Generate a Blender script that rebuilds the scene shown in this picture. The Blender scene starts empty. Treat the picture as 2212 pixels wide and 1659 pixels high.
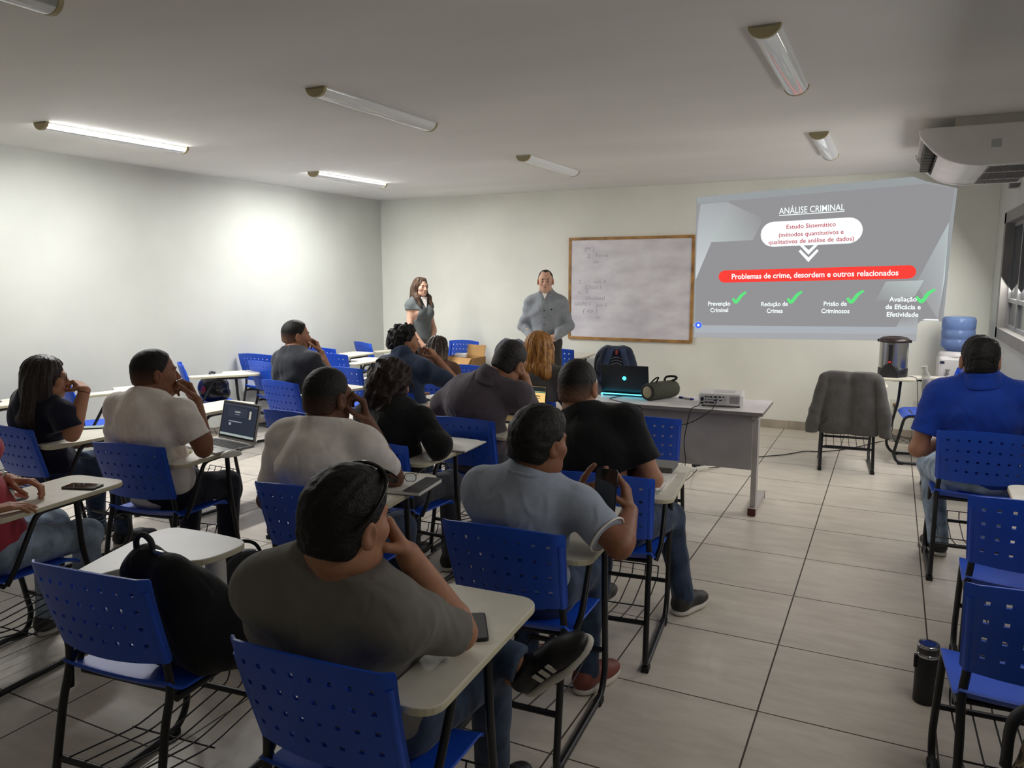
import bpy, bmesh, math, random
import numpy as np
from mathutils import Vector, Matrix
random.seed(7)
SC = bpy.context.scene
COL = SC.collection
PI = math.pi

# ------------------------------------------------------------------ camera
YAW, PITCH, ROLL, FPX = 0.459, 0.1407, -0.0013, 1657.2
fwd = Vector((-math.sin(YAW) * math.cos(PITCH), math.cos(YAW) * math.cos(PITCH), -math.sin(PITCH)))
rgt = Vector((math.cos(YAW), math.sin(YAW), 0))
upv = rgt.cross(fwd)
r2 = rgt * math.cos(ROLL) + upv * math.sin(ROLL)
u2 = -rgt * math.sin(ROLL) + upv * math.cos(ROLL)
cd = bpy.data.cameras.new('camera')
cam = bpy.data.objects.new('camera', cd)
COL.objects.link(cam)
cam.matrix_world = Matrix(((r2.x, u2.x, -fwd.x, 0), (r2.y, u2.y, -fwd.y, 0), (r2.z, u2.z, -fwd.z, 1.65), (0, 0, 0, 1)))
cd.sensor_fit = 'HORIZONTAL'
cd.sensor_width = 36.0
cd.lens = FPX / 2212 * 36.0
cd.clip_start = 0.02
SC.camera = cam

# ------------------------------------------------------------------ world, exposure
w = bpy.data.worlds.new('world')
SC.world = w
w.use_nodes = True
w.node_tree.nodes['Background'].inputs[0].default_value = (0.55, 0.65, 0.8, 1)
w.node_tree.nodes['Background'].inputs[1].default_value = 0.35
SC.view_settings.view_transform = 'Standard'
SC.view_settings.look = 'None'
SC.view_settings.gamma = 1
SC.view_settings.use_curve_mapping = False
SC.view_settings.exposure = 1.82
TUBE = 48.0           # glow of the burning fluorescent tubes
DOWN = 13.5           # watts each burning fixture throws downwards
SLIDE = 0.283          # brightness of the projected slide
try:
    SC.cycles.use_denoising = True
    SC.cycles.use_adaptive_sampling = True
    SC.cycles.adaptive_threshold = 0.02
    SC.cycles.max_bounces = 12
    SC.cycles.diffuse_bounces = 8
    SC.cycles.glossy_bounces = 3
    SC.cycles.transparent_max_bounces = 8
    SC.cycles.sample_clamp_indirect = 6.0
    SC.cycles.caustics_reflective = False
    SC.cycles.caustics_refractive = False
except Exception:
    pass

# soft fill lamps just inside the right wall window and an added unseen window
def window_lamp(name, y0, y1, watts):
    ld = bpy.data.lights.new(name, 'AREA')
    ld.shape = 'RECTANGLE'; ld.size = 0.92; ld.size_y = y1 - y0 - 0.2
    ld.energy = watts; ld.color = (1.0, 0.97, 0.93)
    o = bpy.data.objects.new(name, ld)
    COL.objects.link(o)
    o.location = (0.83, (y0 + y1) / 2, 1.64)
    o.rotation_euler = (0, math.radians(58), 0)
    return o
window_lamp('window_fill', 5.55, 8.02, 16)
window_lamp('window_fill', 1.2, 4.6, 6)  # fill lamp at the added window, which is out of view

# ------------------------------------------------------------------ room size (metres)
XL, XR, YF, YB, HC = -6.23, 0.84, 8.64, -1.8, 2.645

# ------------------------------------------------------------------ materials
def lin(c):
    return tuple(((v / 255) / 12.92 if v / 255 <= 0.04045 else ((v / 255 + 0.055) / 1.055) ** 2.4) for v in c)

MATS = {}
def mat(name, rgb, rough=0.5, metal=0.0, var=0.0, vscale=6.0, bump=0.0, bscale=80.0, spec=0.5, emit=0.0, trans=0.0, stretch=None, alpha=1.0, var2=None, sheen=0.0):
    if name in MATS:
        return MATS[name]
    m = bpy.data.materials.new(name)
    m.use_nodes = True
    nt = m.node_tree
    b = nt.nodes['Principled BSDF']
    c = lin(rgb)
    b.inputs['Base Color'].default_value = (*c, 1)
    b.inputs['Roughness'].default_value = rough
    b.inputs['Metallic'].default_value = metal
    b.inputs['Specular IOR Level'].default_value = spec
    if sheen:
        b.inputs['Sheen Weight'].default_value = sheen
    if trans:
        b.inputs['Transmission Weight'].default_value = trans
    if alpha < 1:
        b.inputs['Alpha'].default_value = alpha
    if emit:
        b.inputs['Emission Color'].default_value = (*c, 1)
        b.inputs['Emission Strength'].default_value = emit
        if emit >= 0.2:
            b.inputs['Base Color'].default_value = (*[x * 0.1 for x in c], 1)
    if var or bump:
        tc = nt.nodes.new('ShaderNodeTexCoord')
        src = tc.outputs['Object']
        if stretch:
            mp = nt.nodes.new('ShaderNodeMapping')
            mp.inputs['Scale'].default_value = stretch
            nt.links.new(src, mp.inputs['Vector'])
            src = mp.outputs['Vector']
    if var:
        n = nt.nodes.new('ShaderNodeTexNoise')
        n.inputs['Scale'].default_value = vscale
        n.inputs['Detail'].default_value = 4
        nt.links.new(src, n.inputs['Vector'])
        cr = nt.nodes.new('ShaderNodeValToRGB')
        lo = var2 if var2 else tuple(max(0, v * (1 - var)) for v in rgb)
        hi = tuple(min(255, v * (1 + var * 0.6)) for v in rgb)
        cr.color_ramp.elements[0].position = 0.3
        cr.color_ramp.elements[1].position = 0.7
        cr.color_ramp.elements[0].color = (*lin(lo), 1)
        cr.color_ramp.elements[1].color = (*lin(hi), 1)
        nt.links.new(n.outputs['Fac'], cr.inputs['Fac'])
        nt.links.new(cr.outputs['Color'], b.inputs['Base Color'])
    if bump:
        n2 = nt.nodes.new('ShaderNodeTexNoise')
        n2.inputs['Scale'].default_value = bscale
        n2.inputs['Detail'].default_value = 3
        nt.links.new(src, n2.inputs['Vector'])
        bp = nt.nodes.new('ShaderNodeBump')
        bp.inputs['Strength'].default_value = bump
        bp.inputs['Distance'].default_value = 0.01
        nt.links.new(n2.outputs['Fac'], bp.inputs['Height'])
        nt.links.new(bp.outputs['Normal'], b.inputs['Normal'])
    MATS[name] = m
    return m

def clear_mat(name, rgb, keep=0.8, rough=0.08, ior=1.2):
    """thin clear sheet: mostly lets light straight through, with a glossy skin"""
    if name in MATS:
        return MATS[name]
    m = bpy.data.materials.new(name)
    m.use_nodes = True
    nt = m.node_tree
    nt.nodes.clear()
    out = nt.nodes.new('ShaderNodeOutputMaterial')
    tr = nt.nodes.new('ShaderNodeBsdfTransparent')
    tr.inputs[0].default_value = (*lin(rgb), 1)
    gl = nt.nodes.new('ShaderNodeBsdfPrincipled')
    gl.inputs['Base Color'].default_value = (*lin(rgb), 1)
    gl.inputs['Roughness'].default_value = rough
    fr = nt.nodes.new('ShaderNodeFresnel')
    fr.inputs[0].default_value = ior
    ad = nt.nodes.new('ShaderNodeMath'); ad.operation = 'ADD'; ad.use_clamp = True
    ad.inputs[1].default_value = 1 - keep
    nt.links.new(fr.outputs[0], ad.inputs[0])
    mx = nt.nodes.new('ShaderNodeMixShader')
    nt.links.new(ad.outputs[0], mx.inputs[0])
    nt.links.new(tr.outputs[0], mx.inputs[1])
    nt.links.new(gl.outputs[0], mx.inputs[2])
    nt.links.new(mx.outputs[0], out.inputs[0])
    MATS[name] = m
    return m

# ------------------------------------------------------------------ mesh helpers
class MB:
    """collects shapes and links them as ONE mesh object"""
    def __init__(s):
        s.v = []; s.f = []; s.m = []; s.cur = 0; s.smooth = []
    def add(s, vs, fs, smooth=False):
        o = len(s.v)
        s.v += [tuple(v) for v in vs]
        for f in fs:
            s.f.append(tuple(i + o for i in f)); s.m.append(s.cur); s.smooth.append(smooth)
        return s
    def box(s, c, d, rot=None, bev=0.0):
        bm = bmesh.new()
        bmesh.ops.create_cube(bm, size=1)
        bmesh.ops.scale(bm, vec=d, verts=bm.verts)
        if bev:
            bmesh.ops.bevel(bm, geom=bm.edges[:], offset=min(bev, min(d) * 0.45), segments=2, affect='EDGES', profile=0.5)
        M = (rot.to_4x4() if rot is not None else Matrix.Identity(4))
        M.translation = c
        bm.verts.index_update()
        s.add([M @ v.co for v in bm.verts], [[v.index for v in f.verts] for f in bm.faces])
        bm.free()
        return s
    def tube(s, pts, r, n=8, closed=False, cap=True):
        pts = [Vector(p) for p in pts]
        rs = r if isinstance(r, (list, tuple)) else [r] * len(pts)
        rings = []; N = len(pts)
        prev = None
        for i, p in enumerate(pts):
            if closed:
                t = (pts[(i + 1) % N] - pts[i - 1]).normalized()
            else:
                a = pts[max(i - 1, 0)]; b = pts[min(i + 1, N - 1)]
                t = (b - a)
                t = t.normalized() if t.length > 1e-9 else Vector((0, 0, 1))
            if prev is None:
                up = Vector((0, 0, 1)) if abs(t.z) < 0.9 else Vector((1, 0, 0))
                x = t.cross(up).normalized()
            else:
                x = prev - t * prev.dot(t)
                x = x.normalized() if x.length > 1e-6 else t.orthogonal().normalized()
            prev = x
            y = t.cross(x)
            rings.append([p + (x * math.cos(2 * PI * k / n) + y * math.sin(2 * PI * k / n)) * rs[i] for k in range(n)])
        vs = [q for rg in rings for q in rg]; fs = []
        M = N if closed else N - 1
        for i in range(M):
            j = (i + 1) % N
            for k in range(n):
                fs.append((i * n + k, i * n + (k + 1) % n, j * n + (k + 1) % n, j * n + k))
        s.add(vs, fs, True)
        if cap and not closed:
            s.add(rings[0], [tuple(range(n))[::-1]]); s.add(rings[-1], [tuple(range(n))])
        return s
    def lathe(s, prof, c=(0, 0, 0), n=32, axis=None, smooth=True):
        """prof: (radius, height) list, turned about z (or axis matrix)"""
        M = axis.to_4x4() if axis is not None else Matrix.Identity(4)
        M.translation = c
        vs = []; fs = []
        for r, z in prof:
            for k in range(n):
                a = 2 * PI * k / n
                vs.append(M @ Vector((r * math.cos(a), r * math.sin(a), z)))
        for i in range(len(prof) - 1):
            for k in range(n):
                fs.append((i * n + k, i * n + (k + 1) % n, (i + 1) * n + (k + 1) % n, (i + 1) * n + k))
        s.add(vs, fs, smooth)
        if prof[0][0] > 1e-5: s.add(vs[:n], [tuple(range(n))[::-1]])
        if prof[-1][0] > 1e-5: s.add(vs[-n:], [tuple(range(n))])
        return s
    def prism(s, poly, z0, z1, M=None, bev=0.0):
        """poly in xy, extruded z0..z1, then moved by M"""
        bm = bmesh.new()
        lo = [bm.verts.new((x, y, z0)) for x, y in poly]
        hi = [bm.verts.new((x, y, z1)) for x, y in poly]
        n = len(poly)
        bm.faces.new(lo[::-1]); bm.faces.new(hi)
        for i in range(n):
            bm.faces.new((lo[i], lo[(i + 1) % n], hi[(i + 1) % n], hi[i]))
        bmesh.ops.recalc_face_normals(bm, faces=bm.faces[:])
        if bev:
            es = [e for e in bm.edges if abs(e.verts[0].co.z - e.verts[1].co.z) < 1e-6]
            bmesh.ops.bevel(bm, geom=es, offset=bev, segments=2, affect='EDGES', profile=0.5)
        bm.verts.index_update()
        M = M or Matrix.Identity(4)
        s.add([M @ v.co for v in bm.verts], [[v.index for v in f.verts] for f in bm.faces])
        bm.free()
        return s
    def mesh(s, name, mats):
        me = bpy.data.meshes.new(name)
        me.from_pydata(s.v, [], s.f)
        for m in (mats if isinstance(mats, (list, tuple)) else [mats]):
            me.materials.append(m)
        me.polygons.foreach_set('material_index', s.m)
        me.polygons.foreach_set('use_smooth', s.smooth)
        me.update()
        return me
    def build(s, name, mats, parent=None):
        return link(name, s.mesh(name, mats), parent)

def link(name, me, parent=None):
    o = bpy.data.objects.new(name, me)
    COL.objects.link(o)
    if parent is not None:
        o.parent = parent
    return o

def tag(o, label, cat, group=None, kind=None):
    o['label'] = label
    o['category'] = cat
    if group: o['group'] = group
    if kind: o['kind'] = kind
    return o

def thing(name, label, cat, loc=(0, 0, 0), rz=0.0, group=None):
    o = bpy.data.objects.new(name, None)
    o.empty_display_size = 0.05
    COL.objects.link(o)
    o.location = loc
    o.rotation_euler = (0, 0, rz)
    return tag(o, label, cat, group)

def struct(name, b, m, parent=None):
    o = b.build(name, m, parent)
    if parent is None: o['kind'] = 'structure'
    return o

def arc(cx, cy, r, a0, a1, n=5):
    return [(cx + r * math.cos(math.radians(a0 + (a1 - a0) * i / n)), cy + r * math.sin(math.radians(a0 + (a1 - a0) * i / n))) for i in range(n + 1)]

def smooth_path(pts, rad, n=4):
    """rounds the corners of a polyline"""
    P = [Vector(p) for p in pts]
    out = [P[0]]
    for i in range(1, len(P) - 1):
        a = (P[i - 1] - P[i]); b = (P[i + 1] - P[i])
        r = min(rad, a.length * 0.45, b.length * 0.45)
        p0 = P[i] + a.normalized() * r; p1 = P[i] + b.normalized() * r
        for k in range(n + 1):
            t = k / n
            out.append(p0 * (1 - t) ** 2 + P[i] * 2 * t * (1 - t) + p1 * t * t)
    out.append(P[-1])
    return out

def catmull(pts, n=6):
    P = [Vector(p) for p in pts]
    P = [P[0] * 2 - P[1]] + P + [P[-1] * 2 - P[-2]]
    out = []
    for i in range(1, len(P) - 2):
        for k in range(n):
            t = k / n
            out.append(0.5 * ((2 * P[i]) + (P[i + 1] - P[i - 1]) * t + (2 * P[i - 1] - 5 * P[i] + 4 * P[i + 1] - P[i + 2]) * t * t + (-P[i - 1] + 3 * P[i] - 3 * P[i + 1] + P[i + 2]) * t ** 3))
    out.append(P[-2])
    return out
# ================================================================== THE ROOM
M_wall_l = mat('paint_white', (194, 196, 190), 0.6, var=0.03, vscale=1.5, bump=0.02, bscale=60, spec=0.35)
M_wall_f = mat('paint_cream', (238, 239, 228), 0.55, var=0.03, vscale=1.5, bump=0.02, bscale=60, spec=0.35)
M_ceil = mat('ceiling_white', (225, 224, 219), 0.75, var=0.03, vscale=0.8, bump=0.05, bscale=2.0, stretch=(0.5, 1.6, 1), spec=0.2)

def floor_material():
    m = bpy.data.materials.new('floor_tiles')
    m.use_nodes = True
    nt = m.node_tree; N = nt.nodes; L = nt.links
    b = N['Principled BSDF']
    tc = N.new('ShaderNodeTexCoord')
    sp = N.new('ShaderNodeSeparateXYZ'); L.new(tc.outputs['Object'], sp.inputs[0])
    def math_(op, a, bb=None, c=None):
        n = N.new('ShaderNodeMath'); n.operation = op
        for i, x in enumerate((a, bb, c)):
            if x is None: continue
            if isinstance(x, (int, float)): n.inputs[i].default_value = x
            else: L.new(x, n.inputs[i])
        return n.outputs[0]
    u = math_('DIVIDE', math_('ADD', sp.outputs[0], 0.3694), 0.6045)
    v = math_('DIVIDE', math_('ADD', sp.outputs[1], -6.4057), 0.591)
    fu = math_('FRACT', u); fv = math_('FRACT', v)
    du = math_('MINIMUM', fu, math_('SUBTRACT', 1.0, fu)); dv = math_('MINIMUM', fv, math_('SUBTRACT', 1.0, fv))
    d = math_('MINIMUM', du, dv)
    g = math_('LESS_THAN', d, 0.0056)
    cmb = N.new('ShaderNodeCombineXYZ'); L.new(math_('FLOOR', u), cmb.inputs[0]); L.new(math_('FLOOR', v), cmb.inputs[1])
    wn = N.new('ShaderNodeTexWhiteNoise'); L.new(cmb.outputs[0], wn.inputs[0])
    mp = N.new('ShaderNodeMapping'); mp.inputs['Scale'].default_value = (1.2, 4.5, 1); L.new(tc.outputs['Object'], mp.inputs[0])
    n1 = N.new('ShaderNodeTexNoise'); n1.inputs['Scale'].default_value = 3.0; n1.inputs['Detail'].default_value = 8; n1.inputs['Roughness'].default_value = 0.65
    L.new(mp.outputs[0], n1.inputs['Vector'])
    mixv = math_('ADD', math_('MULTIPLY', n1.outputs['Fac'], 0.85), math_('MULTIPLY', wn.outputs['Value'], 0.15))
    cr = N.new('ShaderNodeValToRGB')
    cr.color_ramp.elements[0].position = 0.3; cr.color_ramp.elements[1].position = 0.72
    cr.color_ramp.elements[0].color = (*lin((200, 191, 178)), 1); cr.color_ramp.elements[1].color = (*lin((228, 220, 207)), 1)
    L.new(mixv, cr.inputs['Fac'])
    mx = N.new('ShaderNodeMix'); mx.data_type = 'RGBA'
    L.new(g, mx.inputs['Factor']); L.new(cr.outputs['Color'], mx.inputs['A']); mx.inputs['B'].default_value = (*lin((70, 60, 50)), 1)
    L.new(mx.outputs['Result'], b.inputs['Base Color'])
    rg = math_('ADD', math_('MULTIPLY', n1.outputs['Fac'], 0.14), math_('MULTIPLY_ADD', g, 0.4, 0.27))
    L.new(rg, b.inputs['Roughness'])
    bp = N.new('ShaderNodeBump'); bp.inputs['Strength'].default_value = 0.35; bp.inputs['Distance'].default_value = 0.004
    L.new(math_('SUBTRACT', 1.0, g), bp.inputs['Height']); L.new(bp.outputs[0], b.inputs['Normal'])
    return m
M_floor = floor_material()

T = 0.15
struct('floor', MB().box(((XL + XR) / 2, (YB + YF) / 2, -0.05), (XR - XL, YF - YB, 0.1)), M_floor)
# the floor texture is laid out in room coordinates
fl = bpy.data.objects['floor']
struct('ceiling', MB().box(((XL + XR) / 2, (YB + YF) / 2, HC + 0.05), (XR - XL + 2 * T, YF - YB + 2 * T, 0.1)), M_ceil)
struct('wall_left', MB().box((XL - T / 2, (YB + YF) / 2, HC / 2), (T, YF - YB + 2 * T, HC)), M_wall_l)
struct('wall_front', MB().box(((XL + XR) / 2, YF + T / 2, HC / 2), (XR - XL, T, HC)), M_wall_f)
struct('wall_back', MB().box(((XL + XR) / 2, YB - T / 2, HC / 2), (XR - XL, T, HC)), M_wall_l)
# right wall with its window opening and an added one out of view
WIN = [(5.55, 8.02), (1.2, 4.6)]  # the second opening is added, unseen, to bring in more light
WZ0, WZ1 = 1.10, 2.18
b = MB()
ys = [YB - T] + [v for p in sorted(WIN) for v in p] + [YF + T]
for i in range(0, len(ys), 2):
    b.box((XR + T / 2, (ys[i] + ys[i + 1]) / 2, HC / 2), (T, ys[i + 1] - ys[i], HC))
for y0, y1 in WIN:
    b.box((XR + T / 2, (y0 + y1) / 2, WZ0 / 2), (T, y1 - y0, WZ0))
    b.box((XR + T / 2, (y0 + y1) / 2, (WZ1 + HC) / 2), (T, y1 - y0, HC - WZ1))
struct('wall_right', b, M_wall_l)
M_skirt = mat('skirting_tile', (178, 168, 152), 0.4, var=0.1, vscale=5, stretch=(1, 4, 1))
M_joint = mat('joint_dark', (96, 88, 78), 0.8, var=0.1)
def skirting(name, p, d, along):
    b = MB().box(p, d, bev=0.003)
    b.cur = 1
    n = int(d[along] / 0.6)
    for i in range(1, n + 1):
        q = list(p); q[along] = p[along] - d[along] / 2 + i * d[along] / (n + 1)
        e = [d[0] + 0.0016, d[1] + 0.0016, d[2] + 0.001]; e[along] = 0.003
        b.box(q, e)
    struct(name, b, [M_skirt, M_joint])
skirting('baseboard_front', ((XL + XR) / 2, YF - 0.005, 0.045), (XR - XL, 0.01, 0.09), 0)
skirting('baseboard_left', (XL + 0.005, (YB + YF) / 2, 0.045), (0.01, YF - YB, 0.09), 1)
skirting('baseboard_right', (XR - 0.005, (YB + YF) / 2, 0.045), (0.01, YF - YB, 0.09), 1)

# windows: grey stone reveal, aluminium frame, dark panes with the grille outside
M_reveal = mat('window_reveal_grey', (134, 132, 128), 0.6, var=0.06)
M_alu = mat('aluminium_grey', (150, 150, 150), 0.4, metal=0.6, var=0.04)
M_pane = clear_mat('window_pane', (90, 95, 100), 0.5, 0.05)
M_grille = mat('grille_dark', (40, 36, 34), 0.6, var=0.1)
for wi, (y0, y1) in enumerate(WIN):  # the second window built here is the added, unseen one
    b = MB()
    e = 0.09
    for (yy0, yy1, z0, z1) in ((y0 - .02, y1 + .02, WZ0 - .0, WZ0 + e), (y0 - .02, y1 + .02, WZ1 - e, WZ1), (y0 - .02, y0 + e, WZ0, WZ1), (y1 - e, y1 + .02, WZ0, WZ1)):
        b.box((XR + 0.06, (yy0 + yy1) / 2, (z0 + z1) / 2), (0.136, yy1 - yy0, z1 - z0))
    win = struct('window_%d' % (wi + 1), b, M_reveal)
    fy0, fy1, fz0, fz1 = y0 + e, y1 - e, WZ0 + e, WZ1 - e
    fx = XR + 0.075
    f = MB()
    zt = fz0 + 0.24
    for z in (fz0 + .015, zt, fz1 - .015): f.box((fx, (fy0 + fy1) / 2, z), (0.04, fy1 - fy0, 0.034))
    n = 4
    for k in range(n + 1):
        f.box((fx + 0.001, fy0 + .015 + (fy1 - fy0 - .03) * k / n, (fz0 + fz1) / 2), (0.05, 0.036, fz1 - fz0))
    fr = f.build('window_frame', M_alu, win)
    p = MB()
    for k in range(n):
        ya = fy0 + (fy1 - fy0) * k / n; yb = fy0 + (fy1 - fy0) * (k + 1) / n
        for za, zb in ((fz0, zt), (zt, fz1)):
            p.box((fx, (ya + yb) / 2, (za + zb) / 2), (0.005, yb - ya - .03, zb - za - .03))
    p.build('window_pane', M_pane, win)
    g = MB()
    k = 0
    y = fy0 + 0.04
    while y < fy1:
        g.box((XR + 0.135, y, (fz0 + fz1) / 2), (0.008, 0.05, fz1 - fz0))
        y += 0.085
    g.build('window_grille', M_grille, win)
# dark yard wall outside the windows
struct('yard_wall_1', MB().box((XR + 0.55, 4.0, 1.6), (0.06, 9.5, 3.2)), mat('yard_wall', (70, 66, 62), 0.9, var=0.4, vscale=7))

# ------------------------------------------------------------------ ceiling lights
M_fix = mat('fixture_white', (205, 203, 196), 0.45, var=0.03)
M_cap = mat('fixture_cap_beige', (170, 158, 120), 0.5, var=0.08)
M_cover = clear_mat('fixture_cover_clear', (236, 238, 238), 0.82, 0.06)
M_cover_off = clear_mat('fixture_cover_unlit', (232, 234, 234), 0.72, 0.05, 1.5)
M_tube_off = mat('tube_off', (215, 215, 212), 0.3)
def tube_mat(k):
    m = bpy.data.materials.new('tube_on'); m.use_nodes = True
    nt = m.node_tree; nt.nodes.clear()
    o = nt.nodes.new('ShaderNodeOutputMaterial'); e = nt.nodes.new('ShaderNodeEmission')
    e.inputs[0].default_value = (1.0, 0.99, 0.97, 1); e.inputs[1].default_value = TUBE * k
    nt.links.new(e.outputs[0], o.inputs[0])
    return m
M_tube_on = tube_mat(0.86)
M_tube_on2 = tube_mat(1.02)
def light_meshes():
    L = 1.14
    base = MB().box((0, 0, -0.006), (0.10, L, 0.012), bev=0.003).box((0, 0, -0.022), (0.045, L - 0.06, 0.022), bev=0.004)
    caps = []
    for s in (-1, 1):
        b = MB()
        pr = arc(0, 0, 0.066, 180, 360, 12)
        pr = [(x, z * 0.78) for x, z in pr]
        Mx = Matrix(((1, 0, 0, 0), (0, 0, 1, 0), (0, 1, 0, 0), (0, 0, 0, 1)))
        b.prism(pr, s * (L / 2 - 0.0), s * (L / 2 - 0.022), Mx, 0.002)
        caps.append(b.mesh('end_cap', M_cap))
    cov = MB()
    n = 14
    vs = []; fs = []
    for j, y in enumerate((-L / 2 + 0.02, L / 2 - 0.02)):
        for i in range(n + 1):
            a = PI + PI * i / n
            vs.append((0.062 * math.cos(a), y, 0.062 * 0.78 * math.sin(a) - 0.001))
    for i in range(n):
        fs.append((i, i + 1, n + 2 + i, n + 1 + i))
    cov.add(vs, fs, True)
    tubes = MB()
    for s in (-1, 1):
        tubes.tube([(s * 0.022, -L / 2 + 0.03, -0.034), (s * 0.022, L / 2 - 0.03, -0.034)], 0.0095, 10)
    return base.mesh('base_plate', M_fix), caps, cov.mesh('clear_cover', M_cover), tubes.mesh('fluorescent_tube', M_tube_off), tubes.mesh('fluorescent_tube', M_tube_on), cov.mesh('clear_cover', M_cover_off), tubes.mesh('fluorescent_tube', M_tube_on2)
LM = light_meshes()
LAMPS = [(-5.06, 3.86, 1, 'lit fluorescent ceiling light near the left wall, the bigger and nearer of two burning'),
         (-5.10, 6.55, 2, 'lit fluorescent ceiling light above the left front corner, the smaller of two burning'),
         (-2.83, 3.93, 0, 'long unlit ceiling light slanting across the middle of the ceiling'),
         (-2.85, 6.55, 0, 'small unlit ceiling light in front of the whiteboard'),
         (-0.53, 3.93, 0, 'unlit ceiling light with pink and green slide reflections in its clear cover'),
         (-0.54, 6.53, 0, 'unlit ceiling light just above the top edge of the projected slide, beside the air conditioner'),
         (-2.83, 1.36, 0, 'unlit ceiling light cut off by the top left corner of the photo')]
for x, y, on, lab in LAMPS:
    o = thing('ceiling_light', lab, 'ceiling light', (x, y, HC), 0.0, 'fluorescent ceiling lights')
    link('base_plate', LM[0], o)
    for c in LM[1]: link('end_cap', c, o)
    link('fluorescent_tube', (LM[3], LM[4], LM[6])[on], o)
    link('clear_cover', LM[2] if on else LM[5], o)
    if on:
        ld = bpy.data.lights.new('fixture_light', 'AREA')
        ld.shape = 'RECTANGLE'; ld.size = 0.09; ld.size_y = 1.1; ld.energy = DOWN * (0.9, 1.15)[on - 1]; ld.color = (1.0, 0.99, 0.97)
        lo_ = bpy.data.objects.new('fixture_light', ld); COL.objects.link(lo_); lo_.parent = o; lo_.location = (0, 0, -0.054)

# ------------------------------------------------------------------ whiteboard
wb = thing('whiteboard', 'whiteboard in a wooden frame on the front wall beside the standing man', 'whiteboard', (-2.75, YF, 1.49))
W_, H_ = 1.50, 1.20
M_wood = mat('frame_pine', (176, 130, 72), 0.5, var=0.25, vscale=9, stretch=(1, 1, 1))
M_wb = mat('board_white', (232, 230, 233), 0.28, var=0.05, vscale=3.0, stretch=(1, 1, 2.2), var2=(212, 206, 214))
MB().box((0, -0.012, 0), (W_ - 0.04, 0.018, H_ - 0.04)).build('writing_surface', M_wb, wb)
for nm, c, d in (('frame_rail', (0, -0.016, H_ / 2 - .016), (W_, 0.03, 0.032)), ('frame_rail', (0, -0.016, -H_ / 2 + .016), (W_, 0.03, 0.032)),
                 ('frame_stile', (-W_ / 2 + .016, -0.016, 0), (0.032, 0.0305, H_ - .064)), ('frame_stile', (W_ / 2 - .016, -0.016, 0), (0.032, 0.0305, H_ - .064))):
    MB().box(c, d, bev=0.004).build(nm, M_wood, wb)
# ---- text helper: real letter shapes, width fitted between two points on the wall
def text_mesh(txt, bold=0.0, shear=0.0):
    cu = bpy.data.curves.new('t', 'FONT')
    cu.body = txt
    cu.offset = bold
    cu.shear = shear
    cu.resolution_u = 3
    o = bpy.data.objects.new('t', cu)
    COL.objects.link(o)
    dg = bpy.context.evaluated_depsgraph_get()
    me = bpy.data.meshes.new_from_object(o.evaluated_get(dg))
    vs = [tuple(v.co) for v in me.vertices]; fs = [tuple(p.vertices) for p in me.polygons]
    bpy.data.objects.remove(o); bpy.data.curves.remove(cu); bpy.data.meshes.remove(me)
    return vs, fs
def wall_text(txt, L, R, cap, y, bold=0.0, shear=0.0):
    """letters on a wall facing -y from baseline point L to R (x, z)"""
    vs, fs = text_mesh(txt, bold, shear)
    x0 = min(v[0] for v in vs); x1 = max(v[0] for v in vs)
    ww = math.hypot(R[0] - L[0], R[1] - L[1]); a = math.atan2(R[1] - L[1], R[0] - L[0])
    sx = ww / (x1 - x0); sy = cap / 0.72
    b = MB()
    out = []
    for v in vs:
        px = (v[0] - x0) * sx; pz = v[1] * sy
        out.append((L[0] + px * math.cos(a) - pz * math.sin(a), y, L[1] + px * math.sin(a) + pz * math.cos(a)))
    b.add(out, fs)
    return b
M_ink = mat('faded_ink', (178, 178, 186), 0.6, var=0.1)
b = MB()
for t, x, z, wd, cp in (('2', -0.52, 0.36, .04, .05), ('Tema', -0.42, 0.37, .16, .04), ('(M )', -0.55, 0.44, .12, .05), ('as', -0.44, 0.30, .07, .03), ('2', -0.62, 0.06, .03, .04), ('eis 2', -0.42, 0.07, .14, .03),
                        ('(Dicas )', -0.54, 0.0, .2, .045), ('5', -0.53, -0.055, .035, .05), ('N', -0.63, -0.065, .04, .04), ('(Análises)', -0.53, -0.13, .24, .045),
                        ('GRUPO 5', -0.67, -0.20, .2, .04), ('jeis S', -0.40, -0.21, .14, .04), ('( es )', -0.56, -0.28, .18, .05), ('Ns', -0.40, -0.35, .06, .03)):
    q = wall_text(t, (x, z), (x + wd, z + 0.004), cp, -0.0222, 0.0, 0.15)
    b.add(q.v, q.f)
b.build('handwriting', M_ink, wb)

# ------------------------------------------------------------------ projected slide (light thrown on the wall)
def lum(name, rgb, k=1.0):
    if name in MATS: return MATS[name]
    m = bpy.data.materials.new(name); m.use_nodes = True
    nt = m.node_tree; nt.nodes.clear()
    o = nt.nodes.new('ShaderNodeOutputMaterial'); e = nt.nodes.new('ShaderNodeEmission')
    e.inputs[0].default_value = (*lin(rgb), 1); e.inputs[1].default_value = SLIDE * k
    nt.links.new(e.outputs[0], o.inputs[0])
    MATS[name] = m
    return m
def lum_grad(name):
    m = bpy.data.materials.new(name); m.use_nodes = True
    nt = m.node_tree; nt.nodes.clear()
    o = nt.nodes.new('ShaderNodeOutputMaterial'); e = nt.nodes.new('ShaderNodeEmission')
    a = nt.nodes.new('ShaderNodeVertexColor'); a.layer_name = 'slide_art'
    e.inputs[1].default_value = SLIDE
    nt.links.new(a.outputs[0], e.inputs[0]); nt.links.new(e.outputs[0], o.inputs[0])
    return m
sl = thing('projected_slide', 'projected slide headed ANÁLISE CRIMINAL on the front wall', 'projection', (0, 0, 0))
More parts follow.
